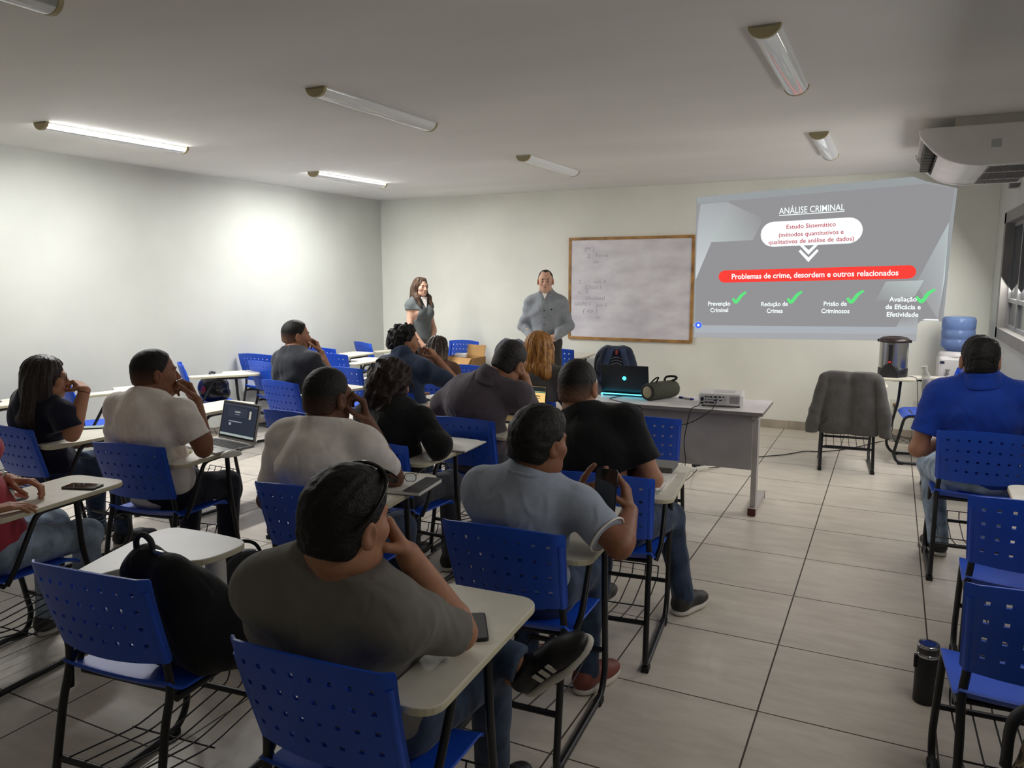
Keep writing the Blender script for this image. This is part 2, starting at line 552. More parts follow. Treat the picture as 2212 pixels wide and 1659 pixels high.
def slab(name, pts, dy, m, parent=sl, th=0.0006):
    b = MB()
    n = len(pts)
    y0 = YF - dy
    b.add([(x, y0, z) for x, z in pts] + [(x, y0 + th, z) for x, z in pts],
          [tuple(range(n)), tuple(range(2 * n - 1, n - 1, -1))] + [(i, i + n, (i + 1) % n + n, (i + 1) % n) for i in range(n)])
    return b.build(name, m, parent)
outer = [(-2.004, 2.496), (0.105, 2.599), (0.209, 2.551), (0.487, 2.469), (0.472, 2.062), (0.455, 1.188), (0.41, 1.202), (0.30, 1.203), (0.26, 1.195), (0.235, 1.17), (0.231, 0.995), (-1.991, 0.958)]  # lower right notch puts the water bottle's shadow into the outline
inner = [(-2.002, 2.427), (0.21, 2.526), (0.466, 2.47), (0.444, 2.155), (0.440, 1.203), (0.30, 1.2035), (0.26, 1.1955), (0.236, 1.17), (0.232, 1.133), (-1.974, 1.094)]  # same bottle shadow notch cut from the grey area
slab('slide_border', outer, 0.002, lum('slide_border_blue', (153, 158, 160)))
slab('slide_lower_band', [(-1.978, 1.01), (0.2315, 1.066), (0.232, 1.133), (-1.974, 1.094)], 0.0034, lum('slide_band', (172, 178, 184)))
slab('slide_lower_band', [(-1.991, 0.958), (0.231, 0.995), (0.2315, 1.066), (-1.978, 1.01)], 0.0030, lum('slide_band_dim', (166, 168, 172)))
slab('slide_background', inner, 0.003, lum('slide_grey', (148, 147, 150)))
gm = lum_grad('slide_gradient')
def grad(name, pts, cols, dy):
    o = slab(name, pts, dy, gm)
    me = o.data
    at = me.color_attributes.new('slide_art', 'FLOAT_COLOR', 'POINT')
    for i in range(len(me.vertices)):
        at.data[i].color = (*lin(cols[i % len(pts)]), 1)
G0 = (150, 149, 152)
grad('slide_shape', [(-1.955, 2.422), (-1.658, 2.436), (-1.985, 1.60), (-1.99, 2.20)], [(168, 172, 174), (166, 168, 170), (205, 212, 214), (158, 158, 160)], 0.0038)
grad('slide_shape', [(-1.84, 2.007), (-1.386, 2.021), (-1.289, 2.243), (-1.66, 2.426)], [(186, 196, 194), (166, 168, 170), G0, (168, 170, 172)], 0.0042)
grad('slide_shape', [(0.439, 2.155), (0.438, 1.60), (0.405, 1.22), (0.19, 1.56)], [(182, 192, 192), (206, 220, 220), (165, 166, 168), (156, 157, 160)], 0.0038)
grad('slide_shape', [(-0.078, 1.584), (0.26, 1.597), (0.191, 1.438), (-0.161, 1.382)], [(172, 178, 178), (188, 198, 198), (170, 176, 176), G0], 0.0042)
grad('slide_shape', [(0.089, 1.231), (0.235, 1.235), (0.233, 1.131), (0.043, 1.126)], [G0, (160, 162, 164), (176, 180, 182), (172, 178, 180)], 0.0042)
def pill(L, R, r, n=10):
    a = math.atan2(R[1] - L[1], R[0] - L[0])
    pts = []
    for i in range(n + 1):
        t = a - PI / 2 + PI * i / n; pts.append((R[0] + r * math.cos(t), R[1] + r * math.sin(t)))
    for i in range(n + 1):
        t = a + PI / 2 + PI * i / n; pts.append((L[0] + r * math.cos(t), L[1] + r * math.sin(t)))
    return pts
M_sw = lum('slide_white', (240, 250, 250), 1.15)
M_sr = lum('slide_red', (246, 66, 58), 1.05)
M_st = lum('slide_red_text', (196, 74, 88))
M_sg = lum('slide_green', (96, 226, 128), 1.05)
slab('slide_bubble', pill((-1.178, 2.077), (-0.447, 2.097), 0.13), 0.005, M_sw)
red = slab('slide_banner', pill((-1.668, 1.634), (0.122, 1.678), 0.066), 0.005, M_sr)
def chev(L, C_, R, t):
    a = [(L[0], L[1] + t / 2), (L[0] + t * .5, L[1] + t), (C_[0], C_[1] + t * 1.0), (R[0] - t * .5, R[1] + t), (R[0], R[1] + t / 2), (C_[0], C_[1] - t * .35)]
    return a
slab('slide_arrow', chev((-0.906, 1.935), (-0.82, 1.872), (-0.735, 1.937), 0.035), 0.0048, M_sw)
slab('slide_arrow', chev((-0.918, 1.878), (-0.817, 1.795), (-0.722, 1.88), 0.035), 0.0048, M_sw)
def stext(t, L, R, cap, m=M_sw, dy=0.0062, bold=0.012):
    wall_text(t, L, R, cap, YF - dy, bold).build('slide_text', m, sl)
stext('ANÁLISE CRIMINAL', (-1.131, 2.284), (-0.497, 2.302), 0.066, bold=0.006)
slab('slide_text', [(-1.131, 2.266), (-0.497, 2.286), (-0.497, 2.294), (-1.131, 2.274)], 0.006, M_sw)
stext('Estudo Sistemático', (-1.049, 2.128), (-0.572, 2.144), 0.045, M_st)
stext('(métodos quantitativos e', (-1.123, 2.047), (-0.494, 2.066), 0.045, M_st)
stext('qualitativos de análise de dados)', (-1.222, 1.973), (-0.393, 1.996), 0.045, M_st)
stext('Problemas de crime, desordem e outros relacionados', (-1.592, 1.606), (0.032, 1.646), 0.058, M_sw, 0.0065, 0.016)
for t, a, c in (('Prevenção', (-1.837, 1.313), (-1.596, 1.32)), ('Criminal', (-1.81, 1.242), (-1.616, 1.249)), ('Redução de', (-1.27, 1.318), (-0.998, 1.325)), ('Crimes', (-1.21, 1.247), (-1.047, 1.25)),
                ('Prisão de', (-0.645, 1.331), (-0.424, 1.335)), ('Criminosos', (-0.664, 1.257), (-0.395, 1.26)), ('Avaliação', (-0.035, 1.384), (0.211, 1.39)), ('de Eficácia e', (-0.064, 1.309), (0.25, 1.312)), ('Efetividade', (-0.048, 1.234), (0.235, 1.237))):
    stext(t, a, c, 0.047, M_sw, 0.0062, 0.018)
for c in ([(-1.572, 1.398), (-1.537, 1.357), (-1.484, 1.428), (-1.434, 1.468)], [(-1.004, 1.405), (-0.968, 1.365), (-0.913, 1.438), (-0.863, 1.478)], [(-0.424, 1.417), (-0.383, 1.374), (-0.326, 1.451), (-0.274, 1.491)], [(0.205, 1.435), (0.254, 1.387), (0.308, 1.470), (0.365, 1.508)]):
    P = catmull([(x, z, 0) for x, z in c], 4)
    wd = [0.012 + 0.006 * math.sin(PI * min(1, i / (len(P) - 1) * 1.1)) for i in range(len(P))]
    up = []; dn = []
    for i, p in enumerate(P):
        t = (P[min(i + 1, len(P) - 1)] - P[max(i - 1, 0)]).normalized()
        nn = Vector((-t.y, t.x, 0)) * wd[i]
        up.append((p.x + nn.x, p.y + nn.y)); dn.append((p.x - nn.x, p.y - nn.y))
    slab('slide_tick', dn + up[::-1], 0.0055, M_sg)
def disc(c, r, n=24): return [(c[0] + r * math.cos(2 * PI * i / n), c[1] + r * math.sin(2 * PI * i / n)) for i in range(n)]
slab('slide_marker', disc((-1.938, 1.096), 0.042), 0.005, lum('slide_blue_pale', (150, 170, 235)))
slab('slide_marker', disc((-1.938, 1.096), 0.034), 0.0056, lum('slide_blue', (70, 110, 250)))
slab('slide_marker', disc((-1.938, 1.096), 0.014), 0.0062, M_sw)
slab('slide_marker', [(-1.998, 1.085), (-1.978, 1.085), (-1.978, 1.104), (-1.998, 1.104)], 0.0055, lum('slide_blue_pale', (150, 170, 235)))
slab('slide_shape', [(0.269, 1.206), (0.415, 1.204), (0.41, 1.217), (0.30, 1.218)], 0.0045, M_sw)  # white sliver of light drawn along the top of the shadow notch

# ------------------------------------------------------------------ air conditioner
ac = thing('air_conditioner', 'white ceiling air conditioner above the window', 'air conditioner', (0, 0, 0))
M_ac = mat('ac_plastic', (236, 234, 230), 0.35, var=0.02)
M_acd = mat('ac_dark', (18, 22, 24), 0.6, var=0.1)
M_acg = mat('ac_slot', (84, 82, 80), 0.7, var=0.1)
Y0, Y1 = 5.80, 6.98
top, R_ = 2.585, 0.80
_c = catmull([(0.44, 2.330, 0), (0.34, 2.345, 0), (0.25, 2.378, 0), (0.18, 2.43, 0), (0.125, 2.49, 0), (0.09, 2.54, 0)], 5)
prof = [(0.085, 2.575), (0.12, top), (R_, top), (R_, 2.335)] + [(p.x, p.y) for p in _c]
Mxz = Matrix(((1, 0, 0, 0), (0, 0, 1, 0), (0, 1, 0, 0), (0, 0, 0, 1)))   # (x, z) profile run along y
b = MB()
b.prism([(x, z) for x, z in prof], Y0 - 0.022, Y0 + 0.028, Mxz, 0.008)
b.build('end_panel', M_ac, ac)
b = MB(); b.prism([(x, z) for x, z in prof], Y1 - 0.03, Y1 + 0.02, Mxz, 0.008); b.build('end_panel', M_ac, ac)
body = [(0.20, top - .004), (R_ - .005, top - .004), (R_ - .005, 2.342)] + [(p.x, p.y + 0.008) for p in catmull([(0.44, 2.330, 0), (0.34, 2.345, 0), (0.25, 2.378, 0), (0.205, 2.408, 0)], 6)] + [(0.205, 2.45)]
b = MB(); b.prism(body, Y0 + 0.028, Y1 - 0.03, Mxz, 0.003); b.build('body_shell', M_ac, ac)
b = MB(); b.prism([(0.13, top - .004), (0.205, top - .004), (0.205, top - .03), (0.10, 2.55), (0.098, 2.57)], Y0 + .03, Y1 - .032, Mxz); b.build('outlet_lip', M_ac, ac)
b = MB(); b.prism([(0.196, 2.555), (0.208, 2.555), (0.208, 2.42), (0.196, 2.42)], Y0 + .03, Y1 - .032, Mxz); b.build('outlet_back', M_acd, ac)
for k in range(14):
    yy = Y0 + 0.09 + k * (Y1 - Y0 - 0.18) / 13
    MB().box((0.165, yy, 2.485), (0.09, 0.006, 0.10), Matrix.Rotation(math.radians(28), 3, 'Z')).build('louvre', M_acg if k % 2 else mat('ac_louvre', (120, 118, 112), 0.5, var=0.05), ac)
b = MB()
for k in range(22):
    b.box((0.50 + k * 0.0125, (Y0 + Y1) / 2, 2.3325), (0.0036, Y1 - Y0 - 0.14, 0.006))
b.build('intake_grille', M_acg, ac)
b = MB()
for yy in (Y0 + 0.35, Y0 + 0.8): b.box((0.635, yy, 2.330), (0.29, 0.014, 0.008))
b.build('grille_rib', M_ac, ac)
MB().box((0.52, Y0 - 0.0225, 2.465), (0.055, 0.002, 0.05)).build('badge', mat('ac_badge', (186, 188, 184), 0.3), ac)
MB().box((0.285, Y0 + 0.12, 2.366), (0.028, 0.03, 0.004), Matrix.Rotation(-0.55, 3, 'Y')).build('indicator_lamp', mat('ac_lamp', (250, 252, 250), 0.2), ac)
for yy in (Y0 + 0.04, Y1 - 0.04): MB().box((0.55, yy, 2.615), (0.52, 0.05, 0.06)).build('hanger_bar', M_fix, ac)
MB().box((0.80, 7.35, 2.36), (0.06, 0.09, 0.06), bev=0.006).build('drain_box', mat('box_grey', (120, 118, 114), 0.6), ac)

# wall sockets on the front wall
M_sock = mat('socket_white', (222, 220, 212), 0.4)
for x, lab in ((0.08, 'white wall socket with a brown plug below the coffee urn'), (0.28, 'blank white wall socket plate right of the one with a plug'), (0.47, 'white wall socket plate hidden behind the blue seat, rightmost of three')):
    o = thing('wall_socket', lab, 'wall socket', (x, YF, 0.34), 0, 'sockets below the coffee urn')
    MB().box((0, -0.006, 0), (0.075, 0.012, 0.12), bev=0.004).build('plate', M_sock, o)
    if x < 0.1:
        MB().lathe([(0.018, 0), (0.018, 0.006), (0.014, 0.02), (0, 0.021)], (0, -0.012, 0.0), 14, Matrix.Rotation(PI / 2, 3, 'X')).build('plug', mat('plug_brown', (120, 96, 60), 0.5), o)
# ================================================================== SCHOOL CHAIRS
M_blue = mat('chair_blue_plastic', (26, 82, 204), 0.42, var=0.06, vscale=4, bump=0.05, bscale=350)
M_tube = mat('chair_tube_black', (24, 25, 28), 0.42, var=0.1)
M_foot = mat('chair_foot_black', (16, 16, 17), 0.7, var=0.1)
M_top = mat('desk_top_laminate', (224, 220, 206), 0.45, var=0.03, vscale=12)
M_edge = mat('desk_edge_cream', (206, 200, 172), 0.5, var=0.03)
M_plate = mat('maker_plate', (150, 150, 140), 0.4, metal=0.3)
M_padded = mat('chair_grey_vinyl', (78, 84, 98), 0.5, var=0.08, bump=0.05, bscale=200)

# local frame of a chair: origin on the floor below the top edge of the backrest, +y forward
def shell(us, vs, fn, th, hole, m, name):
    """curved plastic shell on a grid of u, v lines; hole(i, j) leaves a cell open"""
    nu, nv = len(us), len(vs)
    P = [[Vector(fn(u, v)) for v in vs] for u in us]
    Nn = [[None] * nv for _ in us]
    for i in range(nu):
        for j in range(nv):
            a = P[min(i + 1, nu - 1)][j] - P[max(i - 1, 0)][j]
            c = P[i][min(j + 1, nv - 1)] - P[i][max(j - 1, 0)]
            Nn[i][j] = a.cross(c).normalized()
    verts = []; idx = lambda i, j, s: (i * nv + j) * 2 + s
    for i in range(nu):
        for j in range(nv):
            verts.append(P[i][j] + Nn[i][j] * th / 2); verts.append(P[i][j] - Nn[i][j] * th / 2)
    solid = lambda i, j: 0 <= i < nu - 1 and 0 <= j < nv - 1 and not hole(i, j)
    fs = []; walls = []
    for i in range(nu - 1):
        for j in range(nv - 1):
            if not solid(i, j): continue
            fs.append((idx(i, j, 0), idx(i + 1, j, 0), idx(i + 1, j + 1, 0), idx(i, j + 1, 0)))
            fs.append((idx(i, j, 1), idx(i, j + 1, 1), idx(i + 1, j + 1, 1), idx(i + 1, j, 1)))
            for (di, dj, a, c) in ((0, -1, (i, j), (i + 1, j)), (1, 0, (i + 1, j), (i + 1, j + 1)), (0, 1, (i + 1, j + 1), (i, j + 1)), (-1, 0, (i, j + 1), (i, j))):
                if not solid(i + di, j + dj):
                    walls.append((idx(*a, 0), idx(*a, 1), idx(*c, 1), idx(*c, 0)))
    b = MB()
    b.add(verts, fs, True)
    b.add(verts, walls, False)
    return b

BW, BZ1, BZ0 = 0.445, 0.83, 0.555
def back_fn(u, v):
    # u -1..1 across, v 0..1 from bottom to top
    wd = BW / 2 * (0.93 + 0.07 * v)
    x = u * wd
    crown = 0.014 * (1 - u * u)
    z = BZ0 + (BZ1 - BZ0) * v + crown * v - 0.008 * (1 - u * u) * (1 - v)
    y = 0.075 * (1 - v) ** 1.15 - 0.030 * (1 - u * u) + 0.03
    if abs(u) > 0.88: y += 0.12 * (abs(u) - 0.88)
    return (x, y, z)
def lines(holes, half, extra):
    L = set(extra)
    for h in holes: L.add(h - half); L.add(h + half)
    return sorted(L)
hu = [-0.77 + 1.54 * k / 7 for k in range(8)]
hv = [0.22, 0.42, 0.62, 0.82]
us = lines(hu, 0.030, [-1, -0.975, -0.93, -0.88, 0.88, 0.93, 0.975, 1])
vs = lines(hv, 0.022, [0, 0.03, 0.97, 1])
def is_hole(i, j):
    mu = (us[i] + us[i + 1]) / 2; mv = (vs[j] + vs[j + 1]) / 2
    if abs(us[i + 1] - us[i] - 0.060) < 1e-6 and abs(vs[j + 1] - vs[j] - 0.044) < 1e-6:
        return any(abs(mu - h) < 1e-4 for h in hu) and any(abs(mv - h) < 1e-4 for h in hv)
    return False
def back_fn_r(u, v):
    x, y, z = back_fn(u, v)
    # round the four corners a little
    return (x * (1 - 0.02 * max(0, (abs(v - 0.5) - 0.47) / 0.03)), y, z)
bk = shell(us, vs, back_fn_r, 0.007, is_hole, M_blue, 'backrest')
# sleeves at both sides that take the tubes, with small ribs
for s in (-1, 1):
    for k in range(9):
        v = 0.08 + 0.62 * k / 8
        p = back_fn(s * 0.91, v)
        bk.box((p[0] - s * 0.004, p[1] + 0.012, p[2]), (0.020, 0.014, 0.003))
    bk.tube([tuple(Vector(back_fn(s * 0.91, v)) + Vector((0, 0.010, 0))) for v in (0.0, 0.3, 0.6, 0.86)], 0.0155, 10)
ME_back = bk.mesh('backrest', M_blue)
def seat_fn(u, v):
    # v 0 rear .. 1 front
    x = u * 0.215 * (1 - 0.05 * (2 * v - 1) ** 8)
    y = 0.10 + 0.40 * v
    z = 0.452 - 0.012 * (1 - u * u) + 0.006 * math.cos(v * PI) + (0.035 * ((0.14 - v) / 0.14) ** 2 if v < 0.14 else 0) - (0.03 * ((v - 0.86) / 0.14) ** 2 if v > 0.86 else 0)
    return (x, y, z)
sus = [-1, -.97, -.9] + [-0.8 + 0.2 * k for k in range(9)] + [.9, .97, 1]
svs = [0, .035, .07, .105, .14, .25, .4, .55, .7, .86, .9, .94, .97, 1]
ME_seat = shell(sus, svs, seat_fn, 0.008, lambda i, j: False, M_blue, 'seat').mesh('seat', M_blue)

def side_frame(s, high=False):
    b = MB()
    p = back_fn(s * 0.91, 0.0); q = back_fn(s * 0.91, 0.8)
    x = s * 0.198
    pts = [(q[0], q[1] + .010, q[2]), (p[0], p[1] + .010, p[2]), (x, 0.115, 0.465), (x, 0.085, 0.38), (s * 0.205, 0.015, 0.016), (s * 0.205, 0.53, 0.016)]
    if high:   # the right front leg runs on up to the writing board
        pts += [(s * 0.205, 0.585, 0.10), (s * 0.222, 0.50, 0.50), (s * 0.222, 0.49, 0.712)]
    else:
        pts += [(s * 0.205, 0.56, 0.09), (x, 0.49, 0.432), (x, 0.13, 0.432)]
    b.tube(smooth_path(pts, 0.05), 0.0125, 9)
    return b.mesh('side_frame', M_tube)
ME_side = {(-1, 0): side_frame(-1), (1, 0): side_frame(1), (1, 1): side_frame(1, True), (-1, 1): side_frame(-1, True)}
feet = []
for s in (-1, 1):
    for y in (0.035, 0.50):
        feet.append(MB().box((s * 0.205, y, 0.012), (0.032, 0.05, 0.024), bev=0.004).mesh('foot_cap', M_foot))
ME_cross = []
for y, z in ((0.055, 0.20), (0.545, 0.20)):
    ME_cross.append(MB().tube([(-0.2, y, z), (0.2, y, z)], 0.011, 8).mesh('crossbar', M_tube))
ME_under = [MB().tube([(-0.198, y, 0.434), (0.198, y, 0.434)], 0.0105, 8).mesh('seat_rail', M_tube) for y in (0.16, 0.42)]
bk_ = MB()
for k in range(6):
    x = -0.155 + 0.31 * k / 5
    bk_.tube(smooth_path([(x, 0.055, 0.212), (x, 0.30, 0.165), (x, 0.60, 0.195), (x, 0.615, 0.24)], 0.05, 3), 0.003, 6)
bk_.tube([(-0.17, 0.30, 0.163), (0.17, 0.30, 0.163)], 0.003, 6).tube([(-0.155, 0.615, 0.24), (0.155, 0.615, 0.24)], 0.003, 6)
ME_basket = bk_.mesh('book_basket', M_tube)
def board_poly():
    p = []
    p += arc(0.235, 0.135, 0.055, 270, 360, 5)                # rear outer corner
    p += arc(0.225, 0.645, 0.065, 0, 90, 6)                   # front outer corner
    p += arc(0.015, 0.650, 0.06, 90, 180, 6)                  # front inner corner
    p += arc(0.0, 0.435, 0.045, 180, 265, 5)                  # inner corner towards the sitter
    p += arc(0.035, 0.28, 0.11, 80, 10, 6)                    # the cut-out
    p += arc(0.185, 0.12, 0.04, 180, 270, 5)
    return p
ZB = 0.735
def board_mesh(sgn=1):
    poly = [(x * sgn, y) for x, y in board_poly()]
    if sgn < 0: poly = poly[::-1]
    b = MB(); b.prism(poly, ZB - 0.02, ZB, None, 0.004)
    b.m = []
    for f in b.f:
        zs = [b.v[i][2] for i in f]
        b.m.append(0 if min(zs) > ZB - 0.0015 or max(zs) < ZB - 0.0185 else 1)
    return b.mesh('writing_board', [M_top, M_edge])
ME_board = board_mesh()
def support_mesh(s=1):
    b = MB()
    b.tube(smooth_path([(s * 0.215, 0.16, 0.44), (s * 0.232, 0.19, 0.50), (s * 0.232, 0.30, 0.70), (s * 0.232, 0.60, 0.70)], 0.04), 0.011, 8)
    b.tube([(s * 0.10, 0.50, 0.704), (s * 0.232, 0.50, 0.704)], 0.010, 8)
    b.tube(smooth_path([(s * 0.10, 0.40, 0.706), (s * 0.06, 0.58, 0.706), (s * 0.20, 0.60, 0.706)], 0.04), 0.008, 8)
    return b.mesh('board_support', M_tube)
ME_support = support_mesh()
ME_plate = MB().box((0.04, 0.072, 0.578), (0.045, 0.003, 0.018), Matrix.Rotation(math.radians(15), 3, 'X')).mesh('maker_plate', M_plate)
ME_backg = None

def chair(x, y, deg, label, group='blue school chairs', board=True, plate=False):
    o = thing('school_chair', label, 'chair', (x, y, 0), math.radians(deg), group)
    link('backrest', ME_back, o); link('seat', ME_seat, o)
    link('side_frame', ME_side[(-1, 0)], o); link('side_frame', ME_side[(1, 1 if board else 0)], o)
    for c in ME_cross: link('crossbar', c, o)
    for c in feet: link('foot_cap', c, o)
    for c in ME_under: link('seat_rail', c, o)
    link('book_basket', ME_basket, o)
    if board:
        link('writing_board', ME_board, o); link('board_support', ME_support, o)
    if plate: link('maker_plate', ME_plate, o)
    return o

CH = {}
for key, x, y, deg, board, plate, lab in [
    ('fg', -1.10, 1.18, 3, 1, 0, 'blue school chair under the man nearest the camera, sunglasses on his head'),
    ('polo', -1.11, 2.13, 3, 1, 1, 'blue school chair under the pale polo shirt man holding a phone'),
    ('black', -1.04, 2.91, 6, 1, 0, 'blue school chair under the man in the black T-shirt, papers on its board'),
    ('front', -1.26, 4.24, 9, 0, 0, 'empty blue chair without a writing board right in front of the teacher desk'),
    ('purple', -2.20, 3.74, 0, 1, 0, 'blue school chair under the man in the grey-purple polo shirt'),
    ('tee', -3.32, 2.43, 9, 1, 0, 'blue school chair under the white T-shirt man in profile, laptop and mouse on its board'),
    ('white', -2.04, 2.22, 6, 1, 0, 'blue school chair under the white T-shirt man seen from behind, spectacles on its board'),
    ('woman', -4.32, 2.45, -2, 1, 0, 'blue school chair under the woman in spectacles at the left edge'),
    ('red', -3.26, 1.52, 6, 1, 0, 'school chair of the person in red cut by the left edge, phone on its board'),
    ('curly', -2.29, 3.00, 0, 1, 0, 'blue school chair under the curly-haired woman who is writing'),
    ('navy', -3.20, 4.45, -8, 1, 0, 'blue school chair under the bearded man in the navy polo shirt'),
    ('blond', -2.15, 4.50, 0, 1, 0, 'blue school chair under the woman with copper-blond hair'),
    ('x', -3.25, 3.48, -2, 1, 0, 'empty blue school chair directly behind the open laptop with the dark screen'),
    ('mid', -4.40, 3.42, -2, 1, 0, 'empty school chair whose board shows between the profile man and his laptop'),
    ('dark', -4.27, 4.48, -9, 1, 0, 'blue school chair under the man in the black crew-neck T-shirt'),
    ('wc', -4.40, 5.42, 0, 1, 0, 'empty blue school chair showing between the curly hair and a white T-shirt man'),
    ('r3b', -5.27, 6.32, 0, 1, 0, 'empty blue school chair just right of the man in the black crew-neck'),
    ('r3a', -5.98, 5.96, 4, 0, 0, 'empty blue chair against the left wall, behind another empty one'),
    ('r3c', -5.40, 5.45, -12, 0, 0, 'empty blue chair left of the black crew-neck man, in front of another empty one'),
    ('helmet', -5.97, 5.01, -38, 1, 0, 'empty blue school chair turned sideways with a motorcycle helmet on its seat'),
    ('r1a', -5.86, 3.78, -22, 1, 0, 'empty blue school chair by the left wall just beyond the woman in spectacles'),
    ('r1z', -6.00, 2.98, -14, 1, 0, 'empty school chair whose board shows behind the raised hand of the woman in spectacles'),
    ('r25', -5.82, 6.80, 0, 1, 0, 'empty blue school chair mostly hidden behind the head of the dark-shirted man'),
    ('r24', -5.86, 7.62, -25, 1, 0, 'school chair in the left front corner with a black bag hanging on its board'),
    ('box', -4.80, 8.40, 176, 0, 0, 'blue chair against the front wall behind the open cardboard box'),
    ('man', -3.36, 7.85, 4, 1, 0, 'blue school chair behind the standing man in the grey shirt'),
    ('girl', -3.40, 5.22, 0, 1, 0, 'blue school chair under the girl with long ombre hair'),
    ('girlf', -3.46, 6.05, 0, 1, 0, 'empty blue school chair just in front of the girl with long ombre hair'),
    ('jacket', -0.27, 6.88, 5, 1, 0, 'school chair with a grey suit jacket hung over its back'),
    ('urn', 0.62, 7.66, 96, 1, 0, 'blue school chair turned sideways whose board carries the coffee urn'),
    ('plastic', 0.50, 6.25, 0, 0, 0, 'empty blue chair in front of the man in royal blue, clear plastic bag on it'),
    ('royal', 0.475, 4.57, 1, 1, 1, 'blue school chair under the man in the royal blue polo shirt'),
    ('right2', 0.52, 3.22, -2, 1, 0, 'empty blue school chair directly behind the seat of the man in royal blue'),
    ('right3', 0.445, 2.28, 3, 0, 0, 'empty blue school chair nearest the camera on the right, bottle on the floor by it'),
]:
    CH[key] = chair(x, y, deg, lab, 'blue school chairs', bool(board), bool(plate))

# the odd one: board on the left arm, wide and pale, with a stub of white pipe under it
o = thing('school_chair', 'blue school chair in the left foreground with a black backpack on its seat', 'chair', (-1.985, 1.285, 0), math.radians(6), 'blue school chairs')
link('backrest', ME_back, o); link('seat', ME_seat, o)
link('side_frame', ME_side[(-1, 1)], o); link('side_frame', ME_side[(1, 0)], o)
for c in ME_cross: link('crossbar', c, o)
for c in feet: link('foot_cap', c, o)
for c in ME_under: link('seat_rail', c, o)
link('book_basket', ME_basket, o)
link('board_support', support_mesh(-1), o)
def Lb(px, py):   # world -> chair local
    a = math.radians(-6); dx, dy = px + 1.985, py - 1.285
    return (dx * math.cos(a) - dy * math.sin(a), dx * math.sin(a) + dy * math.cos(a))
pl = catmull([(*Lb(*q), 0) for q in [(-2.235, 1.42), (-2.30, 1.62), (-2.345, 1.80), (-2.325, 1.88), (-2.25, 1.90), (-2.05, 1.905), (-1.965, 1.88), (-1.945, 1.80), (-1.965, 1.70), (-2.04, 1.64), (-2.12, 1.56), (-2.16, 1.44), (-2.195, 1.40), (-2.235, 1.42)]], 5)[:-1]
poly = [(p.x, p.y) for p in pl][::-1]
b = MB(); b.prism(poly, ZB - 0.022, ZB, None, 0.004)
b.m = [0 if (min(b.v[i][2] for i in f) > ZB - .0015 or max(b.v[i][2] for i in f) < ZB - .02) else 1 for f in b.f]
b.build('writing_board', [mat('desk_top_white', (240, 239, 240), 0.4, var=0.02), M_edge], o)['label'] = 'white board with rounded corners on the left arm'
q = Lb(-2.02, 1.80)
MB().lathe([(0.034, 0.54), (0.034, ZB - 0.022)], (q[0], q[1], 0), 24).build('pipe_stub', mat('pipe_white', (214, 212, 206), 0.4, var=0.03), o)
CH['bag'] = o

# two padded grey chairs at the front wall
def padded_chair(x, y, deg, lab):
    o = thing('padded_chair', lab, 'chair', (x, y, 0), math.radians(deg), 'padded grey chairs')
    def fb(u, v):
        wd = 0.225 * math.sqrt(max(0.02, 1 - 0.85 * max(0, (v - 0.45) / 0.55) ** 2.6))
        return (u * wd, 0.05 * (1 - v) - 0.03 * (1 - u * u), 0.52 + 0.36 * v)
    ug = [-1 + 0.1 * k for k in range(21)]; vg = [k / 16 for k in range(17)]
    shell(ug, vg, fb, 0.035, lambda i, j: False, M_padded, 'b').build('backrest', M_padded, o)
    def fs_(u, v): return (u * 0.225, 0.08 + 0.42 * v, 0.465 - 0.015 * (u * u) - (0.03 * ((v - .8) / .2) ** 2 if v > .8 else 0))
    shell(ug, vg, fs_, 0.05, lambda i, j: False, M_padded, 's').build('seat', M_padded, o)
    for sx in (-1, 1):
        for ya, yb in ((0.10, 0.05), (0.44, 0.48)):
            MB().tube([(sx * 0.19, ya, 0.45), (sx * 0.21, yb, 0.0)], 0.011, 8).build('leg', M_tube, o)
        MB().tube(smooth_path([(sx * 0.15, 0.13, 0.435), (sx * 0.15, 0.05, 0.44), (sx * 0.15, 0.04, 0.62)], 0.05), 0.011, 8).build('back_bracket', M_tube, o)
    return o
padded_chair(-4.12, 8.33, 180, 'grey padded chair against the front wall, behind the copper-blond woman')
padded_chair(-2.70, 8.02, 192, 'grey padded chair below the whiteboard holding a blue backpack')
